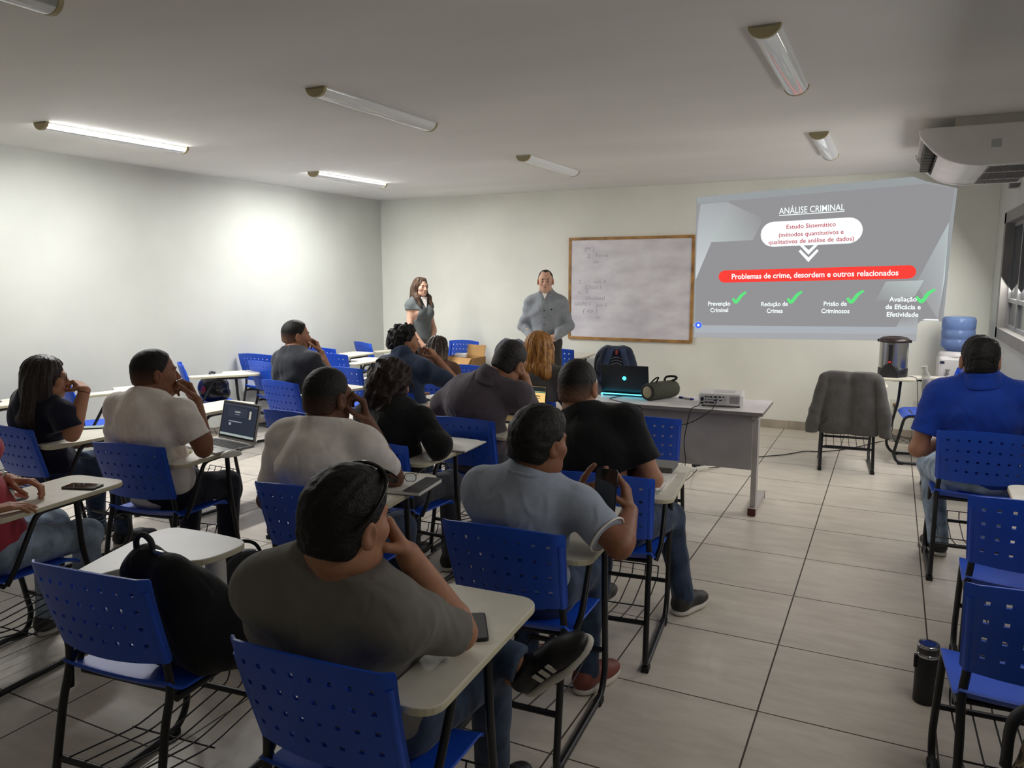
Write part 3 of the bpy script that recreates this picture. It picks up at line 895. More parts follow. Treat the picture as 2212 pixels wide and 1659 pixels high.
# ================================================================== PEOPLE: smooth bodies from blended volumes
V3 = lambda *a: np.array(a if len(a) == 3 else a[0], float)
def unit(v):
    v = np.asarray(v, float); n = np.linalg.norm(v)
    return v / n if n > 1e-9 else v
class SDF:
    def __init__(s): s.p = []
    def ball(s, c, r, k=0.02, op=0): return s.ell(c, (r, r, r), None, k, op)
    def ell(s, c, r, M=None, k=0.02, op=0):
        s.p.append(('e', op, k, V3(c), V3(r), np.eye(3) if M is None else np.asarray(M, float))); return s
    def cone(s, a, b, ra, rb, k=0.02, op=0, flat=None):
        """round cone; flat=(axis, factor) squeezes it along a unit axis"""
        s.p.append(('c', op, k, V3(a), V3(b), float(ra), float(rb), flat)); return s
    def plane(s, p, n, k=0.006):
        """keep the side the normal points AWAY from"""
        s.p.append(('p', 2, k, V3(p), unit(n))); return s
    def noise(s, amp, freqs, seed=0, ridge=False):
        r = np.random.RandomState(seed)
        ws = []
        for f in freqs:
            d = unit(r.randn(3)); ws.append((d * f, r.rand() * 6.28, unit(r.randn(3)) * f * 0.6, r.rand() * 6.28))
        s.p.append(('n', 3, 0, amp, ws)); return s
    def strands(s, amp, c, ax, n, freq_v=6.0):
        s.p.append(('s', 3, 0, amp, V3(c), np.asarray(ax, float), n, freq_v)); return s
    def wrinkle(s, amp, c, a, b, seed):
        s.p.append(('w', 3, 0, amp, V3(c), unit(a), unit(b), seed)); return s
    def creases(s, amp, c, ax, seed):
        s.p.append(('r', 3, 0, amp, V3(c), unit(ax), seed)); return s
    def __call__(s, P):
        d = np.full(len(P), 1.0)
        for q in s.p:
            t = q[0]
            if t == 'p':
                x = (P - q[3]) @ q[4]; k = q[2]
                h = np.clip(0.5 + 0.5 * (x - d) / k, 0, 1)
                d = d + (x - d) * h + k * h * (1 - h)
                continue
            if t == 'n':
                near = np.abs(d) < 0.08
                Q = P[near]; a = np.zeros(len(Q))
                for f1, p1, f2, p2 in q[4]:
                    a += np.sin(Q @ f1 + p1 + 1.3 * np.sin(Q @ f2 + p2))
                d[near] += q[3] * a / max(1, len(q[4]) ** 0.5)
                continue
            if t == 'w':      # slack cloth: ridges that run down and outwards from the shoulders
                near = np.abs(d) < 0.06
                Q = P[near] - q[4]; u = Q @ q[5]; v = Q @ q[6]; sd = q[7]
                k = np.sin(u * 26 + v * 20 * np.sign(u) + sd + 1.6 * np.sin(v * 13 + sd)) + np.sin(v * 52 + 2.2 * np.sin(u * 9 + sd * 2) + sd) * np.clip(0.55 - v * 3, 0, 1.2)
                d[near] += q[3] * 0.55 * k * np.abs(np.sin(u * 7 + v * 5 + sd))
                continue
            if t == 'r':      # sleeve creases round the arm
                Q = P - q[4]; rr = np.linalg.norm(Q, axis=1)
                near = (np.abs(d) < 0.06) & (rr < 0.16)
                Q = Q[near]; v = Q @ q[5]
                o = np.cross(q[5], V3(0.3, 0.2, 0.9)); o = unit(o)
                d[near] += q[3] * 0.6 * np.sin(v * 60 + (Q @ o) * 34 + q[6]) * np.clip(1 - rr[near] / 0.16, 0, 1)
                continue
            if t == 's':
                near = np.abs(d) < 0.08
                Q = (P[near] - q[4]) @ q[5].T
                an = np.arctan2(Q[:, 0], Q[:, 1])
                d[near] += q[3] * (np.sin(an * q[6] + 1.5 * np.sin(Q[:, 2] * q[7] * 3)) * 0.6 + np.sin(an * q[6] * 2.3 + 2 * np.sin(Q[:, 2] * q[7] * 2 + 1)) * 0.4)
                continue
            op, k = q[1], q[2]
            if t == 'e': lo = q[3] - q[4].max(); hi = q[3] + q[4].max()
            else:
                m = max(q[5], q[6]); lo = np.minimum(q[3], q[4]) - m; hi = np.maximum(q[3], q[4]) + m
            e = 0.07 + k
            I = np.nonzero(((P > lo - e) & (P < hi + e)).all(1))[0]
            if not len(I): continue
            Q = P[I]
            if t == 'e':
                L = (Q - q[3]) @ q[5].T
                k0 = np.linalg.norm(L / q[4], axis=1); k1 = np.linalg.norm(L / (q[4] ** 2), axis=1) + 1e-9
                x = k0 * (k0 - 1) / k1
                x = np.where(k0 < 0.05, -q[4].min(), x)
            else:
                a, b, ra, rb, fl = q[3:]
                if fl is not None:
                    ax, fac = fl
                    Q = Q - np.outer((Q - a) @ ax, ax) * (1 - 1 / fac)
                ba = b - a; L2 = ba @ ba + 1e-12
                h = np.clip(((Q - a) @ ba) / L2, 0, 1)
                x = np.linalg.norm(Q - a - np.outer(h, ba), axis=1) - (ra + (rb - ra) * h)
            D = d[I]
            if op == 0:
                if k > 0:
                    h = np.clip(0.5 + 0.5 * (D - x) / k, 0, 1)
                    d[I] = D + (x - D) * h - k * h * (1 - h)
                else: d[I] = np.minimum(D, x)
            elif op == 1:
                h = np.clip(0.5 + 0.5 * (-x - D) / max(k, 1e-4), 0, 1)
                d[I] = D + (-x - D) * h + k * h * (1 - h)
        return d
    def bounds(s):
        lo = []; hi = []
        for q in s.p:
            if q[0] == 'e' and q[1] == 0: lo.append(q[3] - q[4].max()); hi.append(q[3] + q[4].max())
            if q[0] == 'c' and q[1] == 0:
                m = max(q[5], q[6]); lo.append(np.minimum(q[3], q[4]) - m); hi.append(np.maximum(q[3], q[4]) + m)
        return np.min(lo, 0) - 0.02, np.max(hi, 0) + 0.02

def polygonise(f, lo, hi, h):
    """surface of f = 0 inside a box, quads"""
    B = 4
    lo = np.asarray(lo, float)
    nb = np.maximum(1, np.ceil((np.asarray(hi) - lo) / (h * B)).astype(int)) + 1
    g = np.stack(np.meshgrid(*[np.arange(n) for n in nb], indexing='ij'), -1).reshape(-1, 3)
    dc = f(lo + (g * B + (B - 1) / 2) * h)
    act = np.abs(dc) < h * B * 1.7 + 0.006
    n = nb * B
    full = np.where(dc < 0, -1.0, 1.0).astype(np.float32).reshape(nb)
    full = full.repeat(B, 0).repeat(B, 1).repeat(B, 2)
    ga = g[act]
    off = np.stack(np.meshgrid(*[np.arange(B)] * 3, indexing='ij'), -1).reshape(-1, 3)
    ii = (ga[:, None, :] * B + off[None]).reshape(-1, 3)
    full[ii[:, 0], ii[:, 1], ii[:, 2]] = f(lo + ii * h)
    full[0] = 1; full[-1] = 1; full[:, 0] = 1; full[:, -1] = 1; full[:, :, 0] = 1; full[:, :, -1] = 1
    ins = full < 0
    cells = []; pos = []; quads = []
    sh = full.shape
    cid = lambda a: (a[:, 0] * sh[1] + a[:, 1]) * sh[2] + a[:, 2]
    for ax in range(3):
        s0 = [slice(None)] * 3; s1 = [slice(None)] * 3
        s0[ax] = slice(0, -1); s1[ax] = slice(1, None)
        e = np.argwhere(ins[tuple(s0)] != ins[tuple(s1)])
        if not len(e): continue
        e2 = e.copy(); e2[:, ax] += 1
        a = full[e[:, 0], e[:, 1], e[:, 2]]; b = full[e2[:, 0], e2[:, 1], e2[:, 2]]
        t = a / (a - b)
        p = e.astype(float); p[:, ax] += t
        u, v = (ax + 1) % 3, (ax + 2) % 3
        cs = []
        for du, dv in ((0, 0), (-1, 0), (-1, -1), (0, -1)):
            c = e.copy(); c[:, u] += du; c[:, v] += dv
            cs.append(cid(c)); cells.append(cs[-1]); pos.append(p)
        Q = np.stack(cs, 1)
        fl = a > 0
        Q[fl] = Q[fl][:, ::-1]
        quads.append(Q)
    cells = np.concatenate(cells); pos = np.concatenate(pos); Q = np.concatenate(quads)
    uq, inv = np.unique(cells, return_inverse=True)
    inv = inv.ravel()
    cnt = np.bincount(inv)
    vs = np.stack([np.bincount(inv, pos[:, k]) / cnt for k in range(3)], 1)
    Q = np.searchsorted(uq, Q)
    return lo + vs * h, Q

def np_mesh(name, parts, mats):
    """parts: list of (verts, quads, material index) joined into one mesh"""
    vs = np.concatenate([p[0] for p in parts]); off = 0; qs = []; mi = []
    for v, q, m in parts:
        qs.append(q + off); off += len(v); mi.append(np.full(len(q), m, np.int32))
    qs = np.concatenate(qs).astype(np.int32); mi = np.concatenate(mi)
    me = bpy.data.meshes.new(name)
    me.vertices.add(len(vs)); me.vertices.foreach_set('co', vs.astype(np.float32).ravel())
    me.loops.add(len(qs) * 4); me.loops.foreach_set('vertex_index', qs.ravel())
    me.polygons.add(len(qs)); me.polygons.foreach_set('loop_start', np.arange(0, len(qs) * 4, 4, dtype=np.int32))
    for m in (mats if isinstance(mats, (list, tuple)) else [mats]): me.materials.append(m)
    me.polygons.foreach_set('material_index', mi)
    me.polygons.foreach_set('use_smooth', np.ones(len(qs), bool))
    me.update(calc_edges=True); me.validate()
    return me
def sdf_obj(name, f, h, m, parent, base):
    lo, hi = f.bounds()
    v, q = polygonise(f, lo, hi, h)
    return link(name, np_mesh(name, [(v - base, q, 0)], m), parent)

def rot_axis(v, ax, a):
    ax = unit(ax); c, s = math.cos(a), math.sin(a)
    return v * c + np.cross(ax, v) * s + ax * (ax @ v) * (1 - c)

def add_hand(f, W, d, n, right, curl=(0.5, 0.6, 0.7, 0.8), thumb=0.5, spread=0.06, sc=1.0):
    """W wrist, d towards the fingers, n out of the palm; five unequal fingers"""
    d = unit(d); n = unit(n - d * (np.asarray(n) @ d)); t = np.cross(d, n) * (1 if right else -1)   # t: thumb side
    W = np.asarray(W, float)
    kn = []
    for i, (o, l) in enumerate(((0.030, 0.088), (0.010, 0.092), (-0.011, 0.087), (-0.030, 0.078))):
        K = W + (d * l + t * o - n * 0.004) * sc
        kn.append(K)
        f.cone(W + t * o * 0.62 * sc + d * 0.012 * sc, K, 0.0135 * sc, 0.0108 * sc, 0.012)
    f.cone(W + d * 0.02 * sc + t * 0.012 * sc + n * 0.004, W + d * 0.06 * sc + t * 0.018 * sc + n * 0.004, 0.014 * sc, 0.011 * sc, 0.012)
    L = ((0.043, 0.025, 0.020), (0.047, 0.029, 0.021), (0.043, 0.027, 0.021), (0.034, 0.020, 0.018))
    for i in range(4):
        p = kn[i]; a = 0
        dd = rot_axis(d, n, (0.5 - i / 3) * spread * 2 * (-1 if right else 1) * -1)
        r = (0.0098, 0.0100, 0.0095, 0.0085)[i] * sc
        for j in range(3):
            a += curl[i] * (0.75, 1.15, 0.75)[j]
            e = dd * math.cos(a) + n * math.sin(a)
            q = p + e * L[i][j] * sc
            f.cone(p, q, r, r * 0.90, 0.0035 if j else 0.006)
            p = q; r *= 0.90
    p = W + (d * 0.022 + t * 0.026 + n * 0.004) * sc
    e = unit(d * 0.62 + t * (0.75 - 0.45 * thumb) + n * (0.12 + 0.75 * thumb))
    r = 0.0128 * sc
    for j, l in enumerate((0.042, 0.033, 0.027)):
        q = p + e * l * sc
        f.cone(p, q, r, r * 0.88, 0.008 if j == 0 else 0.004)
        p = q; r *= 0.88
        e = unit(e + (d * 0.25 - t * 0.18) * (0.6 + thumb * .6))

def head_axes(look, roll=0.0, pitch=0.0):
    """columns-to-world rows: x right, y forward, z up of the head"""
    fwd_ = unit(V3(look[0], look[1], 0)); up = V3(0, 0, 1); right = np.cross(fwd_, up)
    f2 = fwd_ * math.cos(pitch) - up * math.sin(pitch); u2 = np.cross(right, f2)
    r2 = right * math.cos(roll) - u2 * math.sin(roll); u3 = np.cross(r2, f2)
    return np.stack([r2, f2, u3])      # rows

def head_prims(f, H, A, fem=False, s=1.0, ears=True):
    w = lambda x, y, z: H + (V3(x, y, z) * s) @ A
    E = lambda c, r, k=0.02, op=0, rx=0.0: f.ell(w(*c), V3(r) * s, A, k, op)
    jw = 0.90 if fem else 1.0
    E((0, -0.012, 0.030), (0.074, 0.096, 0.086), 0.0)
    E((0, 0.026, -0.040), (0.060 * jw, 0.064, 0.078), 0.03)
    E((0, 0.060, -0.094), (0.027 * jw, 0.026, 0.024), 0.03)
    for sx in (-1, 1):
        E((sx * 0.040 * jw, 0.020, -0.078), (0.022, 0.040, 0.026), 0.03)
        E((sx * 0.040, 0.056, -0.022), (0.024, 0.026, 0.024), 0.02)
    f.cone(w(-0.034, 0.076, 0.022), w(0.034, 0.076, 0.022), 0.012 * s, 0.012 * s, 0.016)
    for sx in (-1, 1):
        f.ball(w(sx * 0.033, 0.098, 0.000), 0.015 * s, 0.012, 1)
        f.ball(w(sx * 0.032, 0.073, 0.000), 0.0135 * s, 0.004)
    f.cone(w(0, 0.084, 0.012), w(0, 0.106, -0.028), 0.008 * s, 0.0115 * s, 0.010)
    for sx in (-1, 1): f.ball(w(sx * 0.0115, 0.096, -0.032), 0.0085 * s, 0.006)
    f.cone(w(-0.018, 0.083, -0.058), w(0.018, 0.083, -0.058), 0.0062 * s, 0.0062 * s, 0.005)
    f.cone(w(-0.016, 0.081, -0.071), w(0.016, 0.081, -0.071), 0.0072 * s, 0.0072 * s, 0.004)
    if ears:
        for sx in (-1, 1):
            B = np.stack([A[0] * math.cos(0.35) + A[1] * sx * -math.sin(0.35), A[1] * math.cos(0.35) + A[0] * sx * math.sin(0.35), A[2]])
            f.ell(w(sx * 0.080, -0.012, -0.006), V3(0.010, 0.020, 0.034) * s, B, 0.006)
            f.ell(w(sx * 0.091, -0.008, -0.002), V3(0.007, 0.011, 0.021) * s, B, 0.006, 1)

def hair_sdf(style, H, A, s=1.0, seed=0, t=0.008):
    f = SDF()
    w = lambda x, y, z: H + (V3(x, y, z) * s) @ A
    f.ell(w(0, -0.012, 0.032), V3(0.074 + t, 0.096 + t, 0.086 + t) * s, A, 0)
    if style in ('short', 'buzz', 'curlshort', 'bald'):
        f.ell(w(0, -0.050, -0.030), V3(0.062 + t * .6, 0.056 + t * .6, 0.070) * s, A, 0.03)
        if style == 'curlshort':
            f.ell(w(0, -0.002, 0.060), V3(0.078, 0.092, 0.066) * s, A, 0.03)
            f.noise(0.0075, (95, 120, 150, 180), seed)
        elif style == 'short':
            f.ell(w(0, 0.010, 0.060), V3(0.072, 0.088, 0.066) * s, A, 0.03)
            f.noise(0.0014, (120, 160, 210), seed)
        f.noise(0.0007, (320, 420), seed + 1)
        # hairline: open the face, then the nape and around the ears
        f.plane(w(0, 0.066 - (0.022 if style == 'bald' else 0), 0.078), A.T @ V3(0, 0.80, -0.60), 0.014)
        f.plane(w(0, -0.075, -0.054), A.T @ V3(0, -0.25, -1), 0.014)
        for sx in (-1, 1): f.ell(w(sx * 0.088, 0.004, -0.020), V3(0.026, 0.030, 0.040) * s, A, 0.008, 1)
        if style == 'bald':
            for sx in (-1, 1): f.ell(w(sx * 0.040, 0.075, 0.100), V3(0.024, 0.055, 0.040) * s, A, 0.015, 1)
    return f

HAIR = lambda n, c, v=0.35: mat(n, c, 0.55, var=v, vscale=60, bump=0.35, bscale=220, spec=0.3)
H_black = HAIR('hair_black', (20, 17, 16))
H_brown = HAIR('hair_dark_brown', (38, 28, 23))
M_eye = mat('eye_dark', (30, 24, 20), 0.2)
M_eyew = mat('eye_white', (210, 204, 198), 0.3)
M_lip = mat('lip', (150, 90, 82), 0.5)
def SKIN(n, c): return mat('skin_' + n, c, 0.55, var=0.06, vscale=25, bump=0.04, bscale=300, spec=0.35)
SK = {'light': SKIN('light', (206, 162, 138)), 'tan': SKIN('tan', (176, 126, 98)), 'brown': SKIN('brown', (138, 92, 68)), 'dark': SKIN('dark', (106, 70, 52))}

def hair_fade(seed, skin, z):
    """clipped hair: dense on the crown, thinning over the skin towards the nape and ears"""
    m = H_black.copy(); m.name = 'hair_clipped_%d' % seed
    nt = m.node_tree; N = nt.nodes; L = nt.links; b = N['Principled BSDF']
    tc = [x for x in N if x.type == 'TEX_COORD'][0]; old = b.inputs['Base Color'].links[0].from_socket
    sp = N.new('ShaderNodeSeparateXYZ'); L.new(tc.outputs['Object'], sp.inputs[0])
    mr = N.new('ShaderNodeMapRange'); mr.inputs[1].default_value = z - 0.065; mr.inputs[2].default_value = z + 0.035; L.new(sp.outputs[2], mr.inputs[0])
    mx = N.new('ShaderNodeMix'); mx.data_type = 'RGBA'; L.new(mr.outputs[0], mx.inputs['Factor']); L.new(old, mx.inputs['B'])
    c = SK[skin].node_tree.nodes['Principled BSDF'].inputs['Base Color'].default_value
    mx.inputs['A'].default_value = (c[0] * 0.55, c[1] * 0.55, c[2] * 0.55, 1); L.new(mx.outputs['Result'], b.inputs['Base Color'])
    return m

def person(label, O, deg=0.0, pel=(0, 0.19, 0.56), chest=(0, 0.17, 0.86), neck=(0, 0.19, 1.045), head=(0, 0.24, 1.155), look=(-0.8, 8.6), roll=0.0, pitch=0.0,
           sh=0.185, armL=None, armR=None, kneeL=(-0.13, 0.60, 0.50), kneeR=(0.13, 0.60, 0.50), ankL=(-0.13, 0.58, 0.09), ankR=(0.13, 0.58, 0.09), toe=None,
           skin='brown', shirt=None, sleeve='short', trousers=None, shoes=None, hair='short', hair_m=None, fem=False, s=1.0, hs=1.0, girth=1.0, hh=0.0045, collar=False, seed=1,
           shirt_kind='shirt', hands=True, standing=False, hem=None, sock=None, shoe_kind='shoe', fold=0.005, beard=False, hair_t=0.008, eyes=True, shL=None, shR=None, group='seated audience'):
    a = math.radians(deg); R = np.array([[math.cos(a), -math.sin(a)], [math.sin(a), math.cos(a)]])
    def Wd(p):
        p = V3(p); q = R @ p[:2]
        return V3(q[0] + O[0], q[1] + O[1], p[2])
    def Wv(v):
        v = V3(v); q = R @ v[:2]; return V3(q[0], q[1], v[2])
    if not standing: pel = (pel[0], pel[1] + 0.045, pel[2])
    pel, chest, neck = Wd(pel), Wd(chest), Wd(neck)
    H = Wd(head) if len(head) == 3 else None
    look_v = V3(look[0] - H[0], look[1] - H[1], 0)
    A = head_axes(look_v, roll, pitch)
    base = V3(pel[0], pel[1], 0)
    root = thing('person', label, 'person', tuple(base), 0, group)
    spine = unit(chest - pel)
    # shoulders lie across the body at the height of the upper chest
    side = Wv((1, 0, 0)); side = unit(side - spine * (side @ spine))
    front = np.cross(spine, side) * 1.0
    front = unit(np.cross(V3(0, 0, 1), side)) if standing else unit(np.cross(spine, side))
    Bd = np.stack([side, front, spine])
    shp = neck - spine * 0.078
    Sl = Wd(shL) if shL is not None else shp - side * sh * s
    Sr = Wd(shR) if shR is not None else shp + side * sh * s
    arms = []
    for S_, arm, rt, sg in ((Sl, armL, False, -1), (Sr, armR, True, 1)):
        arm = dict(arm) if arm else {}
        E_ = Wd(arm['e']) if 'e' in arm else S_ + Wv((sg * 0.05, 0.06, -0.27))
        W_ = Wd(arm['w']) if 'w' in arm else E_ + Wv((-sg * 0.06, 0.22, -0.02))
        # keep natural bone lengths
        L1, L2 = 0.29 * s, 0.255 * s
        if arm.get('fix', 'w') == 'e':      # elbow stays (it rests on a board)
            W_ = E_ + unit(W_ - E_) * L2
        else:
            d_ = np.linalg.norm(W_ - S_)
            if d_ > L1 + L2 - 0.01: W_ = S_ + unit(W_ - S_) * (L1 + L2 - 0.01); d_ = L1 + L2 - 0.01
            ca = (L1 * L1 + d_ * d_ - L2 * L2) / (2 * L1 * d_)
            ax = unit(W_ - S_); pole = E_ - S_; pole = unit(pole - ax * (pole @ ax))
            ca = max(-1, min(1, ca))
            E_ = S_ + ax * L1 * ca + pole * L1 * math.sqrt(1 - ca * ca)
        hd = unit(W_ - E_)
        hd = unit(Wv(arm['d'])) if 'd' in arm else hd
        hn = Wv(arm['n']) if 'n' in arm else Wv((-sg, 0, -0.3))
        arms.append((S_, E_, W_, hd, hn, rt, arm))
    hipL, hipR = pel - side * 0.088 * s - spine * 0.02, pel + side * 0.088 * s - spine * 0.02
    legs = [(hipL, Wd(kneeL), Wd(ankL)), (hipR, Wd(kneeR), Wd(ankR))]
    g = girth
    cw = 0.150 if fem else 0.163
    def torso(f, e=0.0):
        f.ell(pel, V3(0.160 * s, 0.112 * g, 0.115) + e, Bd, 0)
        f.ell((pel * 0.6 + chest * 0.4) + front * 0.01 * (g - 1) * 5, V3((0.118 if fem else 0.142) * s * (0.5 + 0.5 * g), 0.105 * g, 0.15) + e, Bd, 0.06)
        f.ell(chest, V3(cw * s * (0.7 + 0.3 * g), 0.112 * (0.5 + 0.5 * g), 0.175) + e, Bd, 0.06)
        f.cone(Sl + side * 0.02, Sr - side * 0.02, 0.052 * s + e * .7, 0.052 * s + e * .7, 0.06)
        nb = neck + spine * 0.02
        f.cone(nb, Sl * 0.80 + nb * 0.20 + spine * 0.006, 0.052 * s + e * .6, 0.046 * s + e, 0.06)
        f.cone(nb, Sr * 0.80 + nb * 0.20 + spine * 0.006, 0.052 * s + e * .6, 0.046 * s + e, 0.06)
        if fem:
            for sx in (-1, 1): f.ell(chest + side * sx * 0.07 + front * 0.085 + spine * 0.03, V3(0.058, 0.05, 0.06) + e, Bd, 0.04)
    def upper(f, S_, E_, e=0.0, t1=1.0, re=0.043):
        rs = (0.043 if fem else 0.051) * s * (0.6 + 0.4 * g)
        f.cone(S_, S_ + (E_ - S_) * t1, rs + e, (rs + (re * s - rs) * t1) + e, 0.05)
    def fore(f, E_, W_, e=0.0):
        m = E_ + (W_ - E_) * 0.28
        f.cone(E_, m, 0.041 * s + e, 0.045 * s + e, 0.02)
        f.cone(m, W_, 0.045 * s + e, 0.029 * s + e, 0.02)
    hs_ = s * hs
    nkt = H + (V3(0, -0.030, -0.060) * hs_) @ A
    def neckp(f): f.cone(neck - spine * 0.01, nkt, (0.050 if fem else 0.060) * s, (0.046 if fem else 0.055) * s, 0.03)
    # ---- skin: trunk and limbs coarse, head and hands fine, one mesh
    parts = []
    f = SDF(); torso(f, -0.012); neckp(f)
    for S_, E_, W_, hd, hn, rt, arm in arms:
        upper(f, S_, E_, -0.004)
        fore(f, E_, E_ + (W_ - E_) * 0.62)
    for h_, k_, an in legs:
        f.cone(h_, k_, 0.074 * s, 0.050 * s, 0.04); f.cone(k_, an, 0.048 * s, 0.034 * s, 0.02)
        tdir = unit(V3(k_[0] - h_[0], k_[1] - h_[1], 0)) if toe is None else unit(Wv(toe))
        f.cone(an - V3(0, 0, 0.045), an + tdir * 0.12 - V3(0, 0, 0.055), 0.03, 0.026, 0.03)
    lo, hi = f.bounds(); v, q = polygonise(f, lo, hi, 0.010); parts.append((v - base, q, 0))
    f = SDF(); head_prims(f, H, A, fem, hs_); neckp(f)
    lo, hi = f.bounds(); v, q = polygonise(f, lo, hi, hh); parts.append((v - base, q, 0))
    if hands:
        for S_, E_, W_, hd, hn, rt, arm in arms:
            if arm.get('hide'): continue
            f = SDF()
            m = E_ + (W_ - E_) * 0.28
            f.cone(E_ + (W_ - E_) * 0.55, W_, 0.0375 * s + .0008, 0.029 * s + .0008, 0.0)
            f.p[-1] = ('c', 0, 0.0, m, W_, 0.045 * s, 0.029 * s, None)
            f.ell(W_, V3(0.030, 0.024, 0.020) * s, np.stack([np.cross(hd, unit(hn)), hd, unit(hn)]), 0.012)
            add_hand(f, W_, hd, hn, rt, arm.get('curl', (0.35, 0.4, 0.45, 0.5)), arm.get('thumb', 0.4), arm.get('spread', 0.05), s * (0.9 if fem else 1.0) * arm.get('hsc', 1.0))
            lo, hi = f.bounds(); v, q = polygonise(f, lo, hi, 0.0036); parts.append((v - base, q, 0))
    body = link('body', np_mesh('body', parts, SK[skin]), root)
    # ---- shirt
    if shirt is not None:
        ex = 0.013
        f = SDF(); torso(f, ex)
        ts = {'short': 0.70, 'none': 0.12, 'elbow': 0.92, 'cap': 0.16}.get(sleeve, 1.0)
        for S_, E_, W_, hd, hn, rt, arm in arms:
            if sleeve == 'none': continue
            upper(f, S_, E_, ex + 0.003, min(1.0, ts + 0.12), 0.050)
            if sleeve == 'long':
                fore(f, E_, E_ + (W_ - E_) * 0.96, 0.013)
        if collar:
            nb = neck + spine * 0.035
            f.cone(nb - front * 0.012, nb - front * 0.006 + (nkt - nb) * 0.28, 0.071 * s, 0.067 * s, 0.012)
        if fold:
            f.noise(fold * 1.3, (20, 28, 36), seed); f.wrinkle(fold * 2.4, chest, side, spine, seed)
            for S_, E_, W_, hd, hn, rt, arm in arms: f.creases(fold * 1.8, S_ + (E_ - S_) * .35, unit(E_ - S_), seed)
        for S_, E_, W_, hd, hn, rt, arm in arms:      # open the sleeves
            if sleeve in ('short', 'elbow', 'cap'):
                c = S_ + (E_ - S_) * ts
                f.p.append(('cut', 1, 0.004, c, unit(E_ - S_), 0.13))
        # neckline and hem
        nn = unit(nkt - neck)
        f.p.append(('cut', 1, 0.004, neck + nn * ((0.085 if collar else 0.040)), unit(nn * 0.5 + spine * 0.5 + front * 0.30), 0.118))
        hp = (pel - spine * 0.10) if hem is None else V3(pel[0], pel[1], hem)
        f.plane(hp, -spine, 0.01)
        sdf_obj(shirt_kind, f, 0.0072 if hh > .004 else 0.006, shirt, root, base)
    if collar and shirt is not None:
        nn = unit(unit(nkt - neck) * 0.5 + spine); c0 = neck + nn * 0.022 - front * 0.004
        f = SDF()
        f.cone(c0 - nn * 0.012, c0 + nn * 0.040, 0.096 * s, 0.076 * s, 0)
        f.p.append(('p', 2, 0.004, c0 + nn * 0.044 - front * 0.02, unit(nn + front * 0.45)))
        f.plane(c0 - nn * 0.020, -nn, 0.004)
        f.cone(c0 + nn * 0.0, c0 + nn * 0.09, 0.062 * s, 0.062 * s, 0.006, 1)
        f.noise(0.0012, (40, 60), seed)
        sdf_obj('collar', f, 0.006, shirt, root, base)
    # ---- trousers
    if trousers is not None:
        f = SDF()
        f.ell(pel, V3(0.166 * s, 0.120 * g, 0.118), Bd, 0)
        for h_, k_, an in legs:
            f.cone(h_, k_, 0.088 * s * (.5 + .5 * g), 0.066 * s, 0.05); f.cone(k_, an + unit(an - k_) * 0.035, 0.064 * s, 0.050 * s, 0.03)
        f.noise(0.003, (30, 45, 60), seed + 9)
        for h_, k_, an in legs:
            f.p.append(('cut', 1, 0.004, an + unit(an - k_) * 0.025, unit(an - k_), 0.1))
        f.plane(pel + spine * 0.075, spine, 0.01)
        sdf_obj('trousers', f, 0.009, trousers, root, base)
    if shoes is not None:
        for h_, k_, an in legs:
            tdir = unit(V3(k_[0] - h_[0], k_[1] - h_[1], 0)) if toe is None else unit(Wv(toe))
            make_shoe(root, base, an, tdir, shoes, s)
    # ---- hair
    if hair in ('short', 'buzz', 'curlshort', 'bald'):
        f = hair_sdf(hair, H, A, hs_, seed, hair_t)
        sdf_obj('hair', f, min(hh, 0.0045), hair_fade(seed, skin, H[2]) if hair == 'buzz' and hair_m is None else (hair_m or H_black), root, base)
    if beard:
        f = SDF(); w = lambda x, y, z: H + (V3(x, y, z) * hs_) @ A
        f.ell(w(0, 0.030, -0.072), V3(0.063, 0.062, 0.056) * hs_, A, 0); f.ell(w(0, 0.060, -0.095), V3(0.032, 0.032, 0.030) * hs_, A, 0.02)
        f.plane(w(0, 0.03, -0.040), A.T @ V3(0, 0.25, 1), 0.006)
        f.cone(w(-.02, .09, -.064), w(.02, .09, -.064), .012, .012, 0.004, 1)
        f.noise(0.0012, (200, 260), seed)
        sdf_obj('beard', f, 0.0045, hair_m or H_black, root, base)
    w = lambda x, y, z: H + (V3(x, y, z) * hs_) @ A - base
    if eyes:
        Mr = Matrix([list(A[:, i]) for i in range(3)]).to_3x3() if False else Matrix(A.T.tolist())
        for sx in (-1, 1):
            b = MB(); b.tube([w(sx * 0.016, 0.0905, 0.020), w(sx * 0.030, 0.0895, 0.0255), w(sx * 0.046, 0.079, 0.021)], [0.003, 0.0038, 0.002], 6)
            b.build('eyebrow', hair_m or H_black, root)
            e = MB(); e.lathe([(0.0, 0.0), (0.006, 0.0008), (0.0062, 0.0016), (0.0, 0.002)], w(sx * 0.032, 0.0860, -0.001), 12, Mr @ Matrix.Rotation(-PI / 2, 3, 'X'))
            e.build('eye', M_eye, root)
        MB().tube([w(-0.019, 0.0885, -0.0645), w(0, 0.0925, -0.0635), w(0.019, 0.0885, -0.0645)], [0.0012, 0.0022, 0.0012], 6).build('mouth', M_lip, root)
    info = dict(root=root, base=base, H=H, A=A, hs=hs_, arms=arms, S=(Sl, Sr), side=side, front=front, spine=spine, neck=neck, chest=chest, pel=pel, W=Wd, Wv=Wv, legs=legs, w=lambda x, y, z: H + (V3(x, y, z) * hs_) @ A)
    return info

